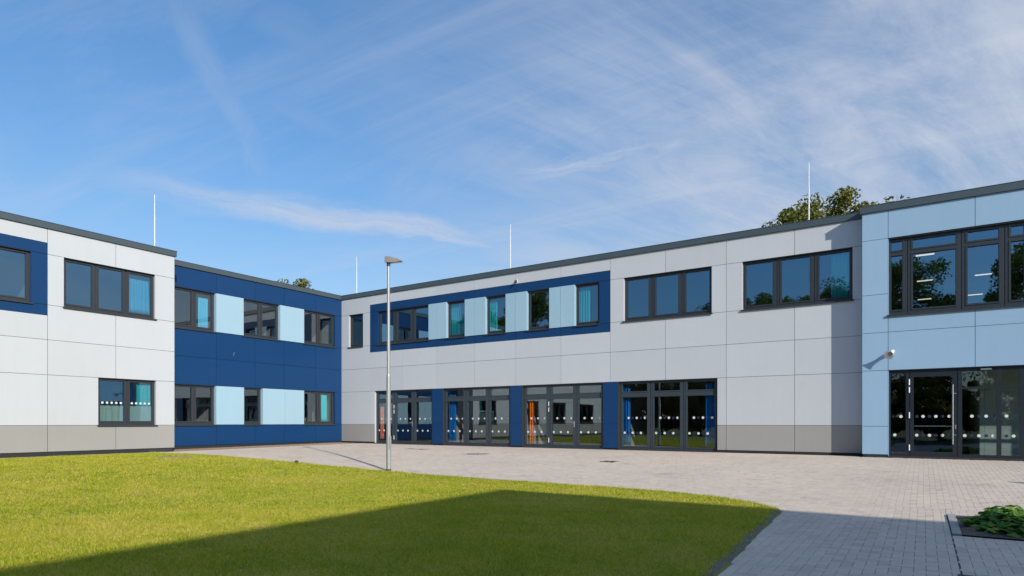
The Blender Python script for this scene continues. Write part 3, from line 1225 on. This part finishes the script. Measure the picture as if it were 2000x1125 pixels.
def back_wall(x0, x1, y0, y1):
    mb = MB()
    mb.box(x0, x1, y0, y1, -0.4, 7.29)
    mb.build('rear_wall', M['inner'], B)


rooms(XC - 6, XB + 0.1, 23.21, 30.0, [-26.2, -19.2, -14.8, -10.3, -6.05], 'x')
back_wall(XC - 6, XB + 0.1, 30.02, 30.2)
rooms(XC - 6.2, XC - 0.31, 13.3, 22.6, [13.4, 16.6, 19.8, 22.65], 'y')
back_wall(XC - 6.4, XC - 6.22, 13.3, 23.0)
rooms(XL - 7.2, XL - 0.31, -7.9, 13.0, [-7.8, -0.2, 4.5, 9.0, 13.05], 'y')
back_wall(XL - 7.4, XL - 7.22, -8, 13.2)
rooms(XB + 0.32, 14, YB + 0.31, 38.0, [XB + 0.30, 13.9], 'x')
back_wall(XB + 0.3, 14, 38.02, 38.2)
mb = MB()
mb.box(1.45, 1.57, 24.2, 30.0, -0.049, 3.149)
mb.box(1.575, 6.0, 24.2, 24.32, -0.049, 3.149)
mb.build('partition_wall', M['lobby'], B)

# ------------------------------------------------------------------ things on and in the building


def curtain(F, s0, s1, z0, z1, mat, label, n=-0.27, amp=0.04, seed=0):
    r = random.Random(seed)
    ns, nz = max(18, int((s1 - s0) / 0.025)), 8
    ph = [r.uniform(0, 6.3) for _ in range(3)]
    v, f = [], []
    for j in range(nz + 1):
        t = j / nz
        for i in range(ns + 1):
            u = i / ns
            s = s0 + (s1 - s0) * (u + 0.05 * (1 - t) * math.sin(u * 9 + ph[1]) * (1 if 0 < i < ns else 0.6))
            k = 2 * math.pi * (s1 - s0) / 0.11
            off = amp * math.sin(u * k + ph[0] + 0.5 * math.sin(u * 5 + ph[2])) * (0.75 + 0.35 * (1 - t))
            v.append(F.p(s, n + off, z0 + (z1 - z0) * t))
    for j in range(nz):
        for i in range(ns):
            a = j * (ns + 1) + i
            f.append((a, a + 1, a + ns + 2, a + ns + 1))
    me = bpy.data.meshes.new('curtain')
    me.from_pydata(v, [], f)
    me.polygons.foreach_set('use_smooth', [True] * len(f))
    me.materials.append(M[mat])
    o = link('curtain', me)
    md = o.modifiers.new('thickness', 'SOLIDIFY')
    md.thickness = 0.004
    return tag(o, label, 'curtain', 'curtains behind the windows')


def luminaire(x0, x1, y0, y1, z, label):
    root = empty('ceiling_light', ((x0 + x1) / 2, (y0 + y1) / 2, z))
    tag(root, label, 'ceiling light', 'ceiling lights seen through the glass')
    mb = MB()
    mb.box(x0, x1, y0, y1, z - 0.05, z)
    mb.build('housing', M['white_metal'], root)
    mb = MB()
    mb.box(x0 + 0.02, x1 - 0.02, y0 + 0.02, y1 - 0.02, z - 0.062, z - 0.0505)
    mb.build('diffuser', M['lamp_glow'], root)


curtain(LB, 11.75, 12.45, 5.2, 6.45, 'cloth_blue', 'bright blue curtain in the upper window of the left light grey block', seed=1)
curtain(LB, 12.0, 12.52, 1.25, 2.5, 'cloth_teal', 'teal curtain in the ground floor window of the left light grey block', seed=2)
curtain(L2, 15.15, 15.62, 5.1, 6.45, 'cloth_blue', 'bright blue curtain in the leftmost upper window of the navy wall', seed=3)
curtain(L2, 21.75, 22.15, 1.1, 2.5, 'cloth_teal', 'teal curtain in the rightmost ground floor window of the navy wall', seed=4)
curtain(R, -18.75, -17.72, 5.0, 6.62, 'cloth_teal', 'teal curtain filling the small window left of three in the navy band', seed=5)
curtain(R, -16.45, -16.0, 5.0, 6.6, 'cloth_teal', 'teal curtain at the left of the second single window in the navy band', seed=6)
curtain(R, -12.0, -11.4, 5.0, 6.62, 'cloth_teal', 'teal curtain in the last single window of the navy band', seed=7)
curtain(R, -2.55, -2.02, 5.0, 6.7, 'cloth_teal', 'teal curtain in the upper window next to the pale blue entrance block', seed=8)
curtain(R, -23.30, -23.05, 0.2, 1.85, 'cloth_orange', 'orange curtain in the glazed front behind the lamp post', n=-0.25, seed=9)
curtain(R, -14.33, -14.06, 0.12, 2.0, 'cloth_orange', 'orange curtain in the third glazed front along the paving', n=-0.25, seed=10)
curtain(R, -18.75, -18.38, 0.15, 2.35, 'cloth_royal', 'royal blue curtain in the second glazed front along the paving', n=-0.27, seed=11)
curtain(R, -9.92, -9.66, 0.15, 2.45, 'cloth_royal', 'royal blue curtain at the left of the last glazed front', n=-0.27, seed=12)
curtain(R, -6.68, -6.3, 0.15, 2.5, 'cloth_royal', 'royal blue curtain at the right of the last glazed front', n=-0.27, seed=13)
k = 0
for y in (26.4, 31.2, 35.9):
    for x, nm in ((-0.35, 'left'), (1.6, 'middle'), (3.6, 'right')):
        if y < 30 and nm != 'left':
            continue
        luminaire(x + 0.1, x + 0.68, y - 0.11, y + 0.11, 7.0, 'lit strip light on the ceiling above the entrance, %s of the %s row' % (nm, {26.4: 'nearest', 31.2: 'second', 35.9: 'farthest'}[y]))
luminaire(-21.3, -20.0, 25.4, 25.55, 7.0, 'lit strip light behind the three part window of the navy band')
luminaire(-0.3, 0.1, 26.2, 26.35, 3.13, 'small lit ceiling light inside the entrance door')

# lightning rods
for (x, y, lab) in ((-25.80, 13.15, 'white lightning rod on the roof of the left block'), (-26.15, 24.2, 'white lightning rod behind the inner roof corner'),
                    (-15.98, 24.2, 'white lightning rod above the middle of the navy window band'), (-3.38, 24.2, 'white lightning rod in front of the roof top trees')):
    r = empty('lightning_rod', (x, y, 7.57))
    tag(r, lab, 'lightning rod', 'lightning rods on the roof')
    mb = MB()
    mb.tube((x, y, 7.57), (x, y, 7.66), 0.19, 0.17, 16)
    mb.build('base', M['kerb'], r)
    mb = MB()
    mb.tube((x, y, 7.66), (x, y, 9.3), 0.022, 0.020, 8)
    mb.tube((x, y, 9.3), (x, y, 10.2), 0.017, 0.011, 8)
    mb.build('rod', M['rod'], r)


def horn_speaker():
    o = empty('horn_speaker', (-0.86, YB - 0.02, 3.12))
    tag(o, 'white horn loudspeaker on the pale blue wall above the entrance', 'loudspeaker')
    ax = Vector((-0.28, -0.86, -0.42)).normalized()
    p0 = Vector((-0.80, YB - 0.10, 3.20))
    mb = MB()
    mb.lathe(p0, ax, [(-0.05, 0.0), (-0.05, 0.055), (0.07, 0.058), (0.09, 0.045), (0.16, 0.055), (0.23, 0.085), (0.275, 0.125), (0.28, 0.135), (0.272, 0.128), (0.22, 0.078), (0.15, 0.045), (0.10, 0.02), (0.10, 0.0)], 24)
    mb.build('horn', M['white_metal'], o)
    mb = MB()
    mb.lathe(p0, ax, [(0.11, 0.0), (0.11, 0.03), (0.20, 0.035), (0.235, 0.02), (0.24, 0.0)], 16)
    mb.build('reflector', plain_mat('speaker_core', (0.45, 0.33, 0.32), 0.6), o)
    mb = MB()
    mb.box(-0.84, -0.76, YB - 0.012, YB - 0.001, 3.10, 3.26)
    mb.tube((-0.80, YB - 0.01, 3.20), p0, 0.02, n=8)
    mb.build('bracket', M['white_metal'], o)


horn_speaker()


def wall_sensor():
    o = empty('wall_sensor', (-14.78, 22.88, 7.2))
    tag(o, 'tiny white sensor on the wall just above the navy band', 'sensor')
    mb = MB()
    mb.box(-14.81, -14.75, 22.84, 22.899, 7.14, 7.25)
    mb.build('bracket', M['white_metal'], o)
    mb = MB()
    mb.lathe((-14.78, 22.84, 7.2), (0, -0.8, -0.6), [(0.0, 0.05), (0.10, 0.055), (0.15, 0.03), (0.15, 0.0)], 12)
    mb.build('head', M['iron'], o)


wall_sensor()
o = empty('wall_hook', (XC, 16.65, 4.08))
tag(o, 'tiny pale hook on the navy wall between the storeys', 'hook')
mb = MB()
mb.box(XC + 0.001, XC + 0.012, 16.64, 16.66, 4.03, 4.13)
mb.build('plate', M['steel'], o)
mb = MB()
mb.tube((XC + 0.01, 16.65, 4.13), (XC + 0.06, 16.65, 4.13), 0.01, n=8)
mb.tube((XC + 0.06, 16.65, 4.13), (XC + 0.06, 16.65, 4.18), 0.01, n=8)
mb.build('pin', M['steel'], o)

# ------------------------------------------------------------------ street furniture


def lamp_post(x, y, label, ang=0.0):
    z = float(gz(x, y))
    o = empty('lamp_post', (x, y, z))
    tag(o, label, 'lamp post', 'lamp posts in the courtyard')
    H = 5.72
    mb = MB()
    mb.tube((x, y, z - 0.1), (x, y, z + 2.6), 0.064, 0.058, 20)
    mb.tube((x, y, z + 2.6), (x, y, z + 2.66), 0.058, 0.046, 20, caps=False)
    mb.tube((x, y, z + 2.66), (x, y, z + H), 0.046, 0.038, 20)
    mb.build('pole', M['galv'], o)
    mb = MB()
    mb.tube((x, y, z + 0.0), (x, y, z + 0.05), 0.075, 0.072, 20)
    mb.build('base_collar', M['iron'], o)
    mb = MB()
    mb.box(x + 0.055, x + 0.068, y - 0.04, y + 0.04, z + 0.6, z + 0.95)
    mb.build('service_door', M['galv'], o)
    # wedge-shaped luminaire, long axis turned by ang
    c, s = math.cos(ang), math.sin(ang)

    def P_(l, w, h):
        return (x + c * l - s * w, y + s * l + c * w, z + H + h)
    prof = [(-0.085, 0.0, 0.155), (-0.05, -0.005, 0.165), (0.06, -0.015, 0.15), (0.26, -0.01, 0.09), (0.40, 0.0, 0.03)]
    v, f = [], []
    for l, lo, hi in prof:
        wd = 0.085 if l < 0.2 else 0.07
        v += [P_(l, -wd, lo), P_(l, wd, lo), P_(l, wd * 0.75, hi), P_(l, -wd * 0.75, hi)]
    n = len(prof)
    for i in range(n - 1):
        for k in range(4):
            f.append((i * 4 + k, i * 4 + (k + 1) % 4, i * 4 + 4 + (k + 1) % 4, i * 4 + 4 + k))
    f += [(3, 2, 1, 0), tuple((n - 1) * 4 + k for k in range(4))]
    mb = MB()
    mb.add(v, f)
    mb.build('lamp_head', plain_mat('lamp_housing', (0.30, 0.28, 0.26), 0.45, 0.2), o)
    mb = MB()
    mb.add([P_(0.09, -0.06, -0.022), P_(0.36, -0.055, -0.012), P_(0.36, 0.055, -0.012), P_(0.09, 0.06, -0.022)], [(0, 1, 2, 3)])
    mb.build('lens', M['dot_white'], o)
    mb = MB()
    mb.tube((x, y, z + H - 0.10), (x, y, z + H + 0.01), 0.05, 0.05, 16)
    mb.build('socket', M['iron'], o)


lamp_post(-12.28, 12.52, 'slender galvanised lamp post with wedge head at the lawn edge', math.radians(18))
lamp_post(12.9, 10.6, 'galvanised lamp post right of the picture, only its head shadow is seen', math.radians(18))

# covers and drains in the paving


def cover_round(x, y, r, label):
    z = float(gz(x, y))
    o = empty('manhole_cover', (x, y, z))
    tag(o, label, 'manhole cover')
    mb = MB()
    mb.lathe((x, y, z - 0.03), (0, 0, 1), [(0.0, r * 0.86), (0.034, r * 0.86), (0.036, r * 0.84), (0.036, 0.0)], 40)
    mb.build('lid', M['kerb'], o)
    mb = MB()
    mb.lathe((x, y, z - 0.03), (0, 0, 1), [(0.0, r), (0.032, r), (0.034, r * 0.99), (0.034, r * 0.89), (0.0, r * 0.885)], 40)
    mb.build('rim', M['iron'], o)
    for a in (0.6, 3.74):
        px_, py_ = x + math.cos(a) * r * 0.68, y + math.sin(a) * r * 0.68
        MB().box(px_ - 0.06, px_ + 0.06, py_ - 0.04, py_ + 0.04, z + 0.0065, z + 0.0095).build('lifting_slot', M['joint'], o)
    sq = MB()
    sq.box(x - 0.45, x + 0.45, y - 0.45, y + 0.45, z - 0.05, z - 0.002)
    sq.build('surround', M['kerb'], o)


cover_round(-13.7, 18.5, 0.36, 'round concrete manhole cover in the paving')


def drain(x, y, w, d, label, name='drain_grate'):
    z = float(gz(x, y)) - 0.004
    o = empty(name, (x, y, z))
    tag(o, label, 'drain')
    mb = MB()
    mb.box(x - w, x + w, y - d, y - d + 0.03, z - 0.04, z + 0.008)
    mb.box(x - w, x + w, y + d - 0.03, y + d, z - 0.04, z + 0.008)
    mb.box(x - w, x - w + 0.03, y - d + 0.031, y + d - 0.031, z - 0.04, z + 0.008)
    mb.box(x + w - 0.03, x + w, y - d + 0.031, y + d - 0.031, z - 0.04, z + 0.008)
    mb.build('frame', M['iron'], o)
    mb = MB()
    n = max(3, int((2 * w - 0.08) / 0.045))
    for k in range(n):
        xx = x - w + 0.045 + k * (2 * w - 0.09) / (n - 1)
        mb.box(xx - 0.009, xx + 0.009, y - d + 0.032, y + d - 0.032, z - 0.03, z + 0.006)
    mb.build('bars', M['iron'], o)
    mb = MB()
    mb.box(x - w + 0.031, x + w - 0.031, y - d + 0.032, y + d - 0.032, z - 0.045, z - 0.040)
    mb.build('pit', M['joint'], o)


drain(-8.15, 17.9, 0.22, 0.22, 'small square iron drain grate in the lit paving')
drain(0.42, 7.02, 0.16, 0.06, 'narrow dark drain grate in the shaded path', 'drain_slot')


def cover_rect(x, y, label):
    z = float(gz(x, y))
    o = empty('inspection_cover', (x, y, z))
    tag(o, label, 'inspection cover')
    mb = MB()
    mb.box(x - 0.40, x + 0.40, y - 0.30, y + 0.30, z - 0.03, z + 0.004)
    mb.build('lid', M['kerb'], o)
    for a in (-1, 1):
        MB().box(x + a * 0.43 - 0.025, x + a * 0.43 + 0.025, y - 0.30, y + 0.30, z - 0.03, z + 0.009).build('rim', M['iron'], o)


cover_rect(-17.6, 19.6, 'rectangular inspection cover near the door behind the lamp post')
mb = MB()
zz = float(gz(-15.9, 12.3))
mb.tube((-15.9, 12.3, zz - 0.02), (-15.9, 12.3, zz + 0.04), 0.045, 0.045, 12)
mb.lathe((-15.9, 12.3, zz + 0.04), (0, 0, 1), [(0.0, 0.055), (0.02, 0.055), (0.045, 0.03), (0.05, 0.0)], 12)
tag(mb.build('marker_peg', M['iron']), 'small dark peg at the far edge of the lawn', 'peg')

# planting bed
SOILZ = -0.35


def bed():
    x0, x1, y0, y1 = 0.30, 5.0, 9.52, 11.55
    mb = MB()
    xs_ = np.linspace(x0 + 0.10, x1, 24)
    ys_ = np.linspace(y0, y1 - 0.06, 14)
    r = random.Random(5)
    v = [(x, y, SOILZ + 0.012 + (0.05 * r.random() if 0 < j < 13 and i > 0 else 0.0)) for j, y in enumerate(ys_) for i, x in enumerate(xs_)]
    f = [(j * 24 + i, j * 24 + i + 1, (j + 1) * 24 + i + 1, (j + 1) * 24 + i) for j in range(13) for i in range(23)]
    mb.add(v, f, True)
    s = tag(mb.build('planting_bed', M['soil']), kind='structure')
    for k in range(8):
        ya = y0 + k * (y1 - y0) / 8
        yb = ya + (y1 - y0) / 8 - 0.006
        mb = MB()
        mb.box(x0, x0 + 0.095, ya, yb, SOILZ - 0.1, SOILZ + 0.022)
        mb.build('kerb_stone', M['kerb'], s)
    return (x0, x1, y0, y1)


BED = bed()


def bed_plant(x, y, h, rad, seed, label):
    r = random.Random(seed)
    root = empty('leafy_plant', (x, y, SOILZ))
    tag(root, label, 'plant', 'low leafy plants in the bed')
    st = MB()
    V, Fc, T = [], [], []
    for k in range(int(95 * rad / 0.3)):
        a = r.uniform(0, 6.283)
        q = math.sqrt(r.random()) * rad
        hh = h * (1 - 0.55 * (q / rad) ** 2) * r.uniform(0.6, 1.08)
        tip = Vector((x + math.cos(a) * q, y + math.sin(a) * q, SOILZ + hh))
        base_ = Vector((x + math.cos(a) * q * 0.35, y + math.sin(a) * q * 0.35, SOILZ + 0.0))
        st.tube(base_, tip, 0.004, 0.0025, 4, caps=False)
        # a palmate leaf: five lobes round the stalk end
        size = r.uniform(0.045, 0.095)
        nrm = Vector((r.uniform(-0.55, 0.55), r.uniform(-0.55, 0.55), 1)).normalized()
        e1 = nrm.orthogonal().normalized()
        e2 = nrm.cross(e1)
        b0 = len(V)
        V.append(tuple(tip))
        n = 10
        ph = r.uniform(0, 6.28)
        for i in range(n):
            t = ph + 2 * math.pi * i / n
            rr = size * (1.0 if i % 2 == 0 else 0.66)
            V.append(tuple(tip + e1 * math.cos(t) * rr + e2 * math.sin(t) * rr - nrm * (0.25 * rr + (0.012 if i % 2 else 0))))
        tone_ = r.random()
        T += [tone_] * (n + 1)
        for i in range(n):
            Fc.append((b0, b0 + 1 + i, b0 + 1 + (i + 1) % n))
    st.build('stalks', M['bed_leaf_stalk'], root)
    link('foliage', np_mesh('foliage', V, Fc, M['bed_leaf'], {'tone': T}), root)


M['bed_leaf_stalk'] = plain_mat('leaf_stalk', (0.10, 0.10, 0.04), 0.8)
M_soil_rng = random.Random(11)
spots = [(0.76, 10.35, 0.22, 0.32, 'leftmost low plant in the bed, beside the bare soil'), (1.22, 9.90, 0.22, 0.34, 'low leafy plant at the near edge of the bed'),
         (0.98, 10.90, 0.27, 0.34, 'low leafy plant at the sunlit far edge of the bed'), (1.40, 10.40, 0.28, 0.38, 'bushy low plant in the middle of the bed'),
         (1.52, 11.05, 0.34, 0.36, 'tallest sunlit plant at the far right of the bed'), (0.84, 9.84, 0.16, 0.24, 'smallest plant in the bed, by the near corner'),
         (1.68, 9.92, 0.24, 0.36, 'low plant at the near edge of the bed by the picture edge')]
for k, (x, y, h, rad, lab) in enumerate(spots):
    bed_plant(x, y, h, rad, 40 + k, lab)
for k in range(8):
    bed_plant(2.3 + 0.62 * (k % 4), 10.0 + 0.8 * (k // 4), 0.24, 0.4, 60 + k, 'low leafy plant outside the picture, %s in the %s row of the bed' % (('first', 'second', 'third', 'fourth')[k % 4], ('near', 'far')[k // 4]))

# ------------------------------------------------------------------ grass
def grass():
    r = np.random.default_rng(21)
    parts = []
    # density falls with the distance from the viewer, blades get wider
    for (d0, d1, dens, wid, hgt) in ((0, 7.5, 7500, 0.0034, 0.040), (7.5, 11, 5200, 0.0044, 0.042), (11, 16, 2600, 0.0062, 0.038), (16, 30, 1300, 0.010, 0.042)):
        area = 27.0 * 15.6
        n = int(area * dens)
        x = r.uniform(-24.3, -1.4, n)
        y = r.uniform(-2.5, 12.5, n)
        dpt = x * camF[0] + y * camF[1]
        lt = x * camR[0] + y * camR[1]
        dist = np.hypot(x, y)
        m = (dist >= d0) & (dist < d1) & in_lawn(x, y, 0.02)
        vis = (dpt > 1.0) & (np.abs(lt) < dpt * 0.90 + 0.6) & (dpt > 3.6)
        m &= vis | (r.random(n) < 0.08)
        # worn soil next to the path
        e = np.where(y < 10.55, path_left(y) - x, 9.0)
        rag = 0.13 + 0.07 * np.sin(y * 5.3) * np.sin(y * 2.1 + 1.0) + 0.04 * np.sin(y * 17.0)
        m &= ~((e < rag) & (r.random(n) < 1.2 - e / rag * 0.9))
        # a bare spot at the corner of the block
        m &= ~((((x + 20.7) / 1.0) ** 2 + ((y - 11.15) / 0.40) ** 2 < 1) & (r.random(n) < 0.93))
        x, y = x[m], y[m]
        parts.append((x, y, np.full(len(x), wid), np.full(len(x), hgt)))
    x = np.concatenate([p[0] for p in parts])
    y = np.concatenate([p[1] for p in parts])
    wd = np.concatenate([p[2] for p in parts])
    hg = np.concatenate([p[3] for p in parts])
    n = len(x)
    hg = hg * r.uniform(0.45, 1.35, n)
    # longer tufts along the kerb
    edge = np.minimum(lawn_top(x) - y, 9)
    hg *= 1 + 0.7 * np.exp(-np.maximum(edge, 0) / 0.25)
    clump = np.sin(x * 3.1 + np.sin(y * 2.3) * 1.7) * np.sin(y * 3.7 + np.sin(x * 1.9) * 1.3)
    hg *= 1 + 0.22 * clump
    a = r.uniform(0, 2 * math.pi, n)
    lean = r.uniform(0.4, 1.5, n) * hg
    b = a + r.normal(0, 0.6, n)
    z = gz(x, y) - 0.008
    V = np.empty((n, 3, 3), np.float32)
    dx, dy = -np.sin(a) * wd, np.cos(a) * wd
    V[:, 0] = np.stack([x - dx, y - dy, z], 1)
    V[:, 1] = np.stack([x + dx, y + dy, z], 1)
    V[:, 2] = np.stack([x + np.cos(b) * lean, y + np.sin(b) * lean, z + hg * 0.85 + 0.006], 1)
    t = r.random(n)
    me = np_mesh('grass', V.reshape(-1, 3), np.arange(n * 3).reshape(-1, 3), M['grass'], {'tone': np.repeat(t, 3)})
    o = link('grass', me)
    tag(o, 'short sunlit lawn grass, partly in building shadow', 'grass', kind='stuff')
    print('grass blades', n)


grass()
# crumbly soil along the path edge
mb = MB()
pe = [p for p in PATH_EDGE if p[1] > -4]
vv_, ff_ = [], []
for k, (x, y) in enumerate(pe):
    z = float(gz(x, y))
    vv_ += [(x + 0.008, y, z - 0.002), (x - 0.06, y, z + 0.009), (x - 0.15, y, z + 0.0005)]
for k in range(len(pe) - 1):
    for q in range(2):
        ff_.append((k * 3 + q, k * 3 + q + 1, k * 3 + q + 4, k * 3 + q + 3))
mb.add(vv_, ff_, True)
tag(mb.build('soil_edge', M['edge_soil']), kind='structure')
for nm, pts in (('border_kerb', LAWN_EDGE),):
    mb = MB()
    v, f = [], []
    for k, (x, y) in enumerate(pts):
        z = float(gz(x, y))
        v += [(x, y - 0.0, z - 0.3), (x, y - 0.0, z + 0.004), (x + 0.02, y + 0.05, z + 0.004), (x + 0.02, y + 0.05, z - 0.3)]
    for k in range(len(pts) - 1):
        for q in range(3):
            f.append((k * 4 + q, k * 4 + q + 1, k * 4 + q + 5, k * 4 + q + 4))
    mb.add(v, f)
    tag(mb.build(nm, M['kerb']), kind='structure')

# ------------------------------------------------------------------ trees


def make_tree(seed, H, rad, base_h, nclump, nleaf, leaf):
    """returns (trunk mesh, crown mesh) with the foot at the origin"""
    r = np.random.default_rng(seed)
    rr = random.Random(seed)
    mb = MB()
    lean = Vector((rr.uniform(-0.3, 0.3), rr.uniform(-0.3, 0.3), 0))
    pts = [Vector((0, 0, -0.5)), Vector((0, 0, base_h * 0.5)) + lean * 0.3, Vector((0, 0, base_h)) + lean, Vector((0, 0, H * 0.66)) + lean * 1.8, Vector((0, 0, H * 0.90)) + lean * 2.2]
    rads = [0.36, 0.28, 0.24, 0.11, 0.03]
    for k in range(4):
        mb.tube(pts[k], pts[k + 1], rads[k], rads[k + 1], 9, caps=False)
    cz = (base_h * 0.8 + H) / 2
    hz = (H - base_h * 0.8) / 2
    cents = []
    for k in range(nclump):
        th = rr.uniform(0, 6.283)
        u = rr.uniform(-0.9, 0.97)
        q = rr.uniform(0.35, 1.0) ** 0.45
        w = math.sqrt(1 - u * u)
        # wider below the middle, uneven lobes
        lob = 1 + 0.24 * math.sin(3 * th + seed) + 0.16 * math.sin(5 * th + 2 * u + seed * 1.7)
        c = Vector((math.cos(th) * w * rad * q * lob, math.sin(th) * w * rad * q * lob, cz + u * hz * q * (0.9 + 0.12 * lob)))
        c += lean * 1.5
        cents.append(c)
    for c in cents[::2]:
        t = min(0.97, max(0.1, (c.z - base_h) / (H * 0.9 - base_h) * 0.7))
        st = pts[2].lerp(pts[4], t)
        mid = st.lerp(c, 0.55) + Vector((0, 0, -0.25))
        mb.tube(st, mid, 0.075, 0.045, 6, caps=False)
        mb.tube(mid, c, 0.045, 0.012, 5, caps=False)
    V, T = [], []
    per = nleaf // nclump
    for c in cents:
        s = rr.uniform(0.45, 0.95) * rad / 4.2
        p = r.normal(0, 1, (per, 3))
        p /= np.maximum(np.linalg.norm(p, axis=1, keepdims=True), 1e-3)
        p *= (r.random((per, 1)) ** 0.5) * s * np.array([1.15, 1.15, 0.8]) * 1.25
        p += np.array(c)
        d1 = r.normal(0, 1, (per, 3))
        d1 /= np.linalg.norm(d1, axis=1, keepdims=True)
        d2 = np.cross(d1, r.normal(0, 1, (per, 3)))
        d2 /= np.maximum(np.linalg.norm(d2, axis=1, keepdims=True), 1e-3)
        ls = leaf * r.uniform(0.6, 1.3, (per, 1))
        quad = np.stack([p - d1 * ls, p - d2 * ls * 0.5, p + d1 * ls, p + d2 * ls * 0.5], 1)
        V.append(quad.reshape(-1, 3))
        tb = rr.uniform(0.0, 0.55)
        T.append(np.repeat(np.clip(tb + r.random(per) * 0.5, 0, 1), 4))
    V = np.concatenate(V)
    T = np.concatenate(T)
    crown = np_mesh('crown', V, np.arange(len(V)).reshape(-1, 4), M['leaf'], {'tone': T})
    return mb.mesh('trunk', M['bark']), crown


TREES = [make_tree(3, 16.0, 3.9, 4.0, 125, 44000, 0.14), make_tree(8, 15.0, 4.6, 3.2, 110, 26000, 0.14), make_tree(15, 17.5, 5.2, 3.4, 120, 26000, 0.16), make_tree(22, 15.6, 3.2, 4.2, 80, 26000, 0.14), make_tree(31, 6.0, 3.4, 0.2, 60, 9000, 0.17)]


def tree(k, x, y, sc, rz, label, group):
    o = empty('tree', (x, y, -0.6), rz)
    o.scale = (sc, sc, sc)
    tag(o, label, 'tree', group)
    for nm, me in zip(('trunk', 'crown'), TREES[k]):
        c = bpy.data.objects.new(nm, me)
        COL.objects.link(c)
        c.parent = o


tree(0, -5.7, 46.0, 1.035, 0.4, 'tall leafy tree rising behind the roof beside the entrance block', 'trees behind the building')
tree(3, -7.4, 46.5, 1.0, 2.0, 'rounder leafy tree behind the roof, left of the tallest one', 'trees behind the building')
tree(1, -1.2, 46.5, 1.03, 4.0, 'tree whose top just shows over the entrance block roof', 'trees behind the building')
tree(0, -50.0, 37.6, 0.94, 1.3, 'tree whose top just shows over the navy wall roof', 'trees behind the building')
far = [(2, -3.4, -31, 1.07, 0.3), (1, -9.0, -29, 1.10, 1.9), (2, -13.5, -31, 0.95, 3.3), (1, -18.5, -28, 1.03, 5.0), (2, -24.5, -29, 0.78, 2.2), (0, -37.0, -13, 1.02, 0.9),
       (1, -36.0, -4.5, 0.85, 4.1), (2, 10.5, -33, 1.12, 4.4), (0, -14.0, -20, 0.62, 2.8), (1, -20.5, -19, 0.55, 0.2), (0, -26.5, -17, 0.6, 1.1), (1, -32.0, -22, 0.75, 3.0)]
MIRROR = ['largest dark tree mirrored in the strip window above the entrance', 'tree mirrored in the upper window beside the entrance block', 'tree mirrored low in the wide upper window left of the block',
          'tree mirrored in the last glazed front, right pane', 'tree mirrored in the last glazed front, middle pane', 'tree mirrored in the single windows of the navy band',
          'tree mirrored at the far left of the glazed fronts', 'tree mirrored at the right end of the entrance glass', 'small tree mirrored low in the last glazed front',
          'smallest round tree mirrored in the glazed fronts', 'small tree mirrored beside the left block', 'small bushy tree mirrored below the upper windows']
for k, (m, x, y, s, a) in enumerate(far):
    tree(m, x, y, s, a, MIRROR[k], 'trees mirrored in the windows')

for k in range(13):
    o = empty('shrub', (-38.0 + 4.4 * k, -23.5 + 1.6 * math.sin(k * 2.3) - (3.0 if k > 8 else 0), -0.6), k * 1.3)
    tag(o, 'dense shrub of the dark hedge line mirrored at the foot of the glazed doors', 'shrub', 'hedge mirrored in the glazed doors')
    for nm, me in zip(('trunk', 'crown'), TREES[4]):
        c = bpy.data.objects.new(nm, me)
        COL.objects.link(c)
        c.parent = o

# ------------------------------------------------------------------ the wing whose shadow lies on the lawn
B2 = empty('opposite_wing', (14.0, -4.0, 0.0))
tag(B2, 'opposite two storey wing behind the viewer that shades the lawn', 'building')
AX, AY = 8.80, 2.0
FW = Facade('x-', AX, B2)
FN = Facade('y+', AY, B2)
w_open = [(-10.0, -7.0, ZS, ZW), (-4.5, -1.5, ZS, ZW), (-10.0, -7.0, ZP, ZD), (-4.5, -1.5, ZP, ZD)]
n_open = [(11.0, 14.0, ZS, ZW), (16.0, 19.0, ZS, ZW), (11.0, 14.0, ZP, ZD), (16.0, 19.0, ZP, ZD)]
rowsB = lambda a, b: [-0.3, ZP, ZD, ZJ, ZS, ZW, ZC]
colB = lambda s, z: 'plinth' if z < ZP else 'white'
FW.panels([-24, -18, -13, -11, -8.5, -6, -3.5, -1, AY], rowsB, w_open, colB)
FN.panels([AX, 10, 12.5, 15, 17.5, 20, 24], rowsB, n_open, colB)
FW.backing(-24, AY - 0.05, -0.6, 7.5, w_open)
FN.backing(AX + 0.31, 24, -0.6, 7.5, n_open)
for a, b, z0, z1 in w_open:
    FW.window(a, b, 3, z0, z1)
for a, b, z0, z1 in n_open:
    FN.window(a, b, 3, z0, z1)
mb = MB()
mb.box(AX - P, 24, -24, AY + P, ZC, ZT)
mb.build('fascia', M['fascia'], B2)
mb = MB()
mb.box(AX + 0.35, 24, -24, AY - 0.35, 3.4, 3.7)
mb.build('floor_slab', M['inner_floor'], B2)
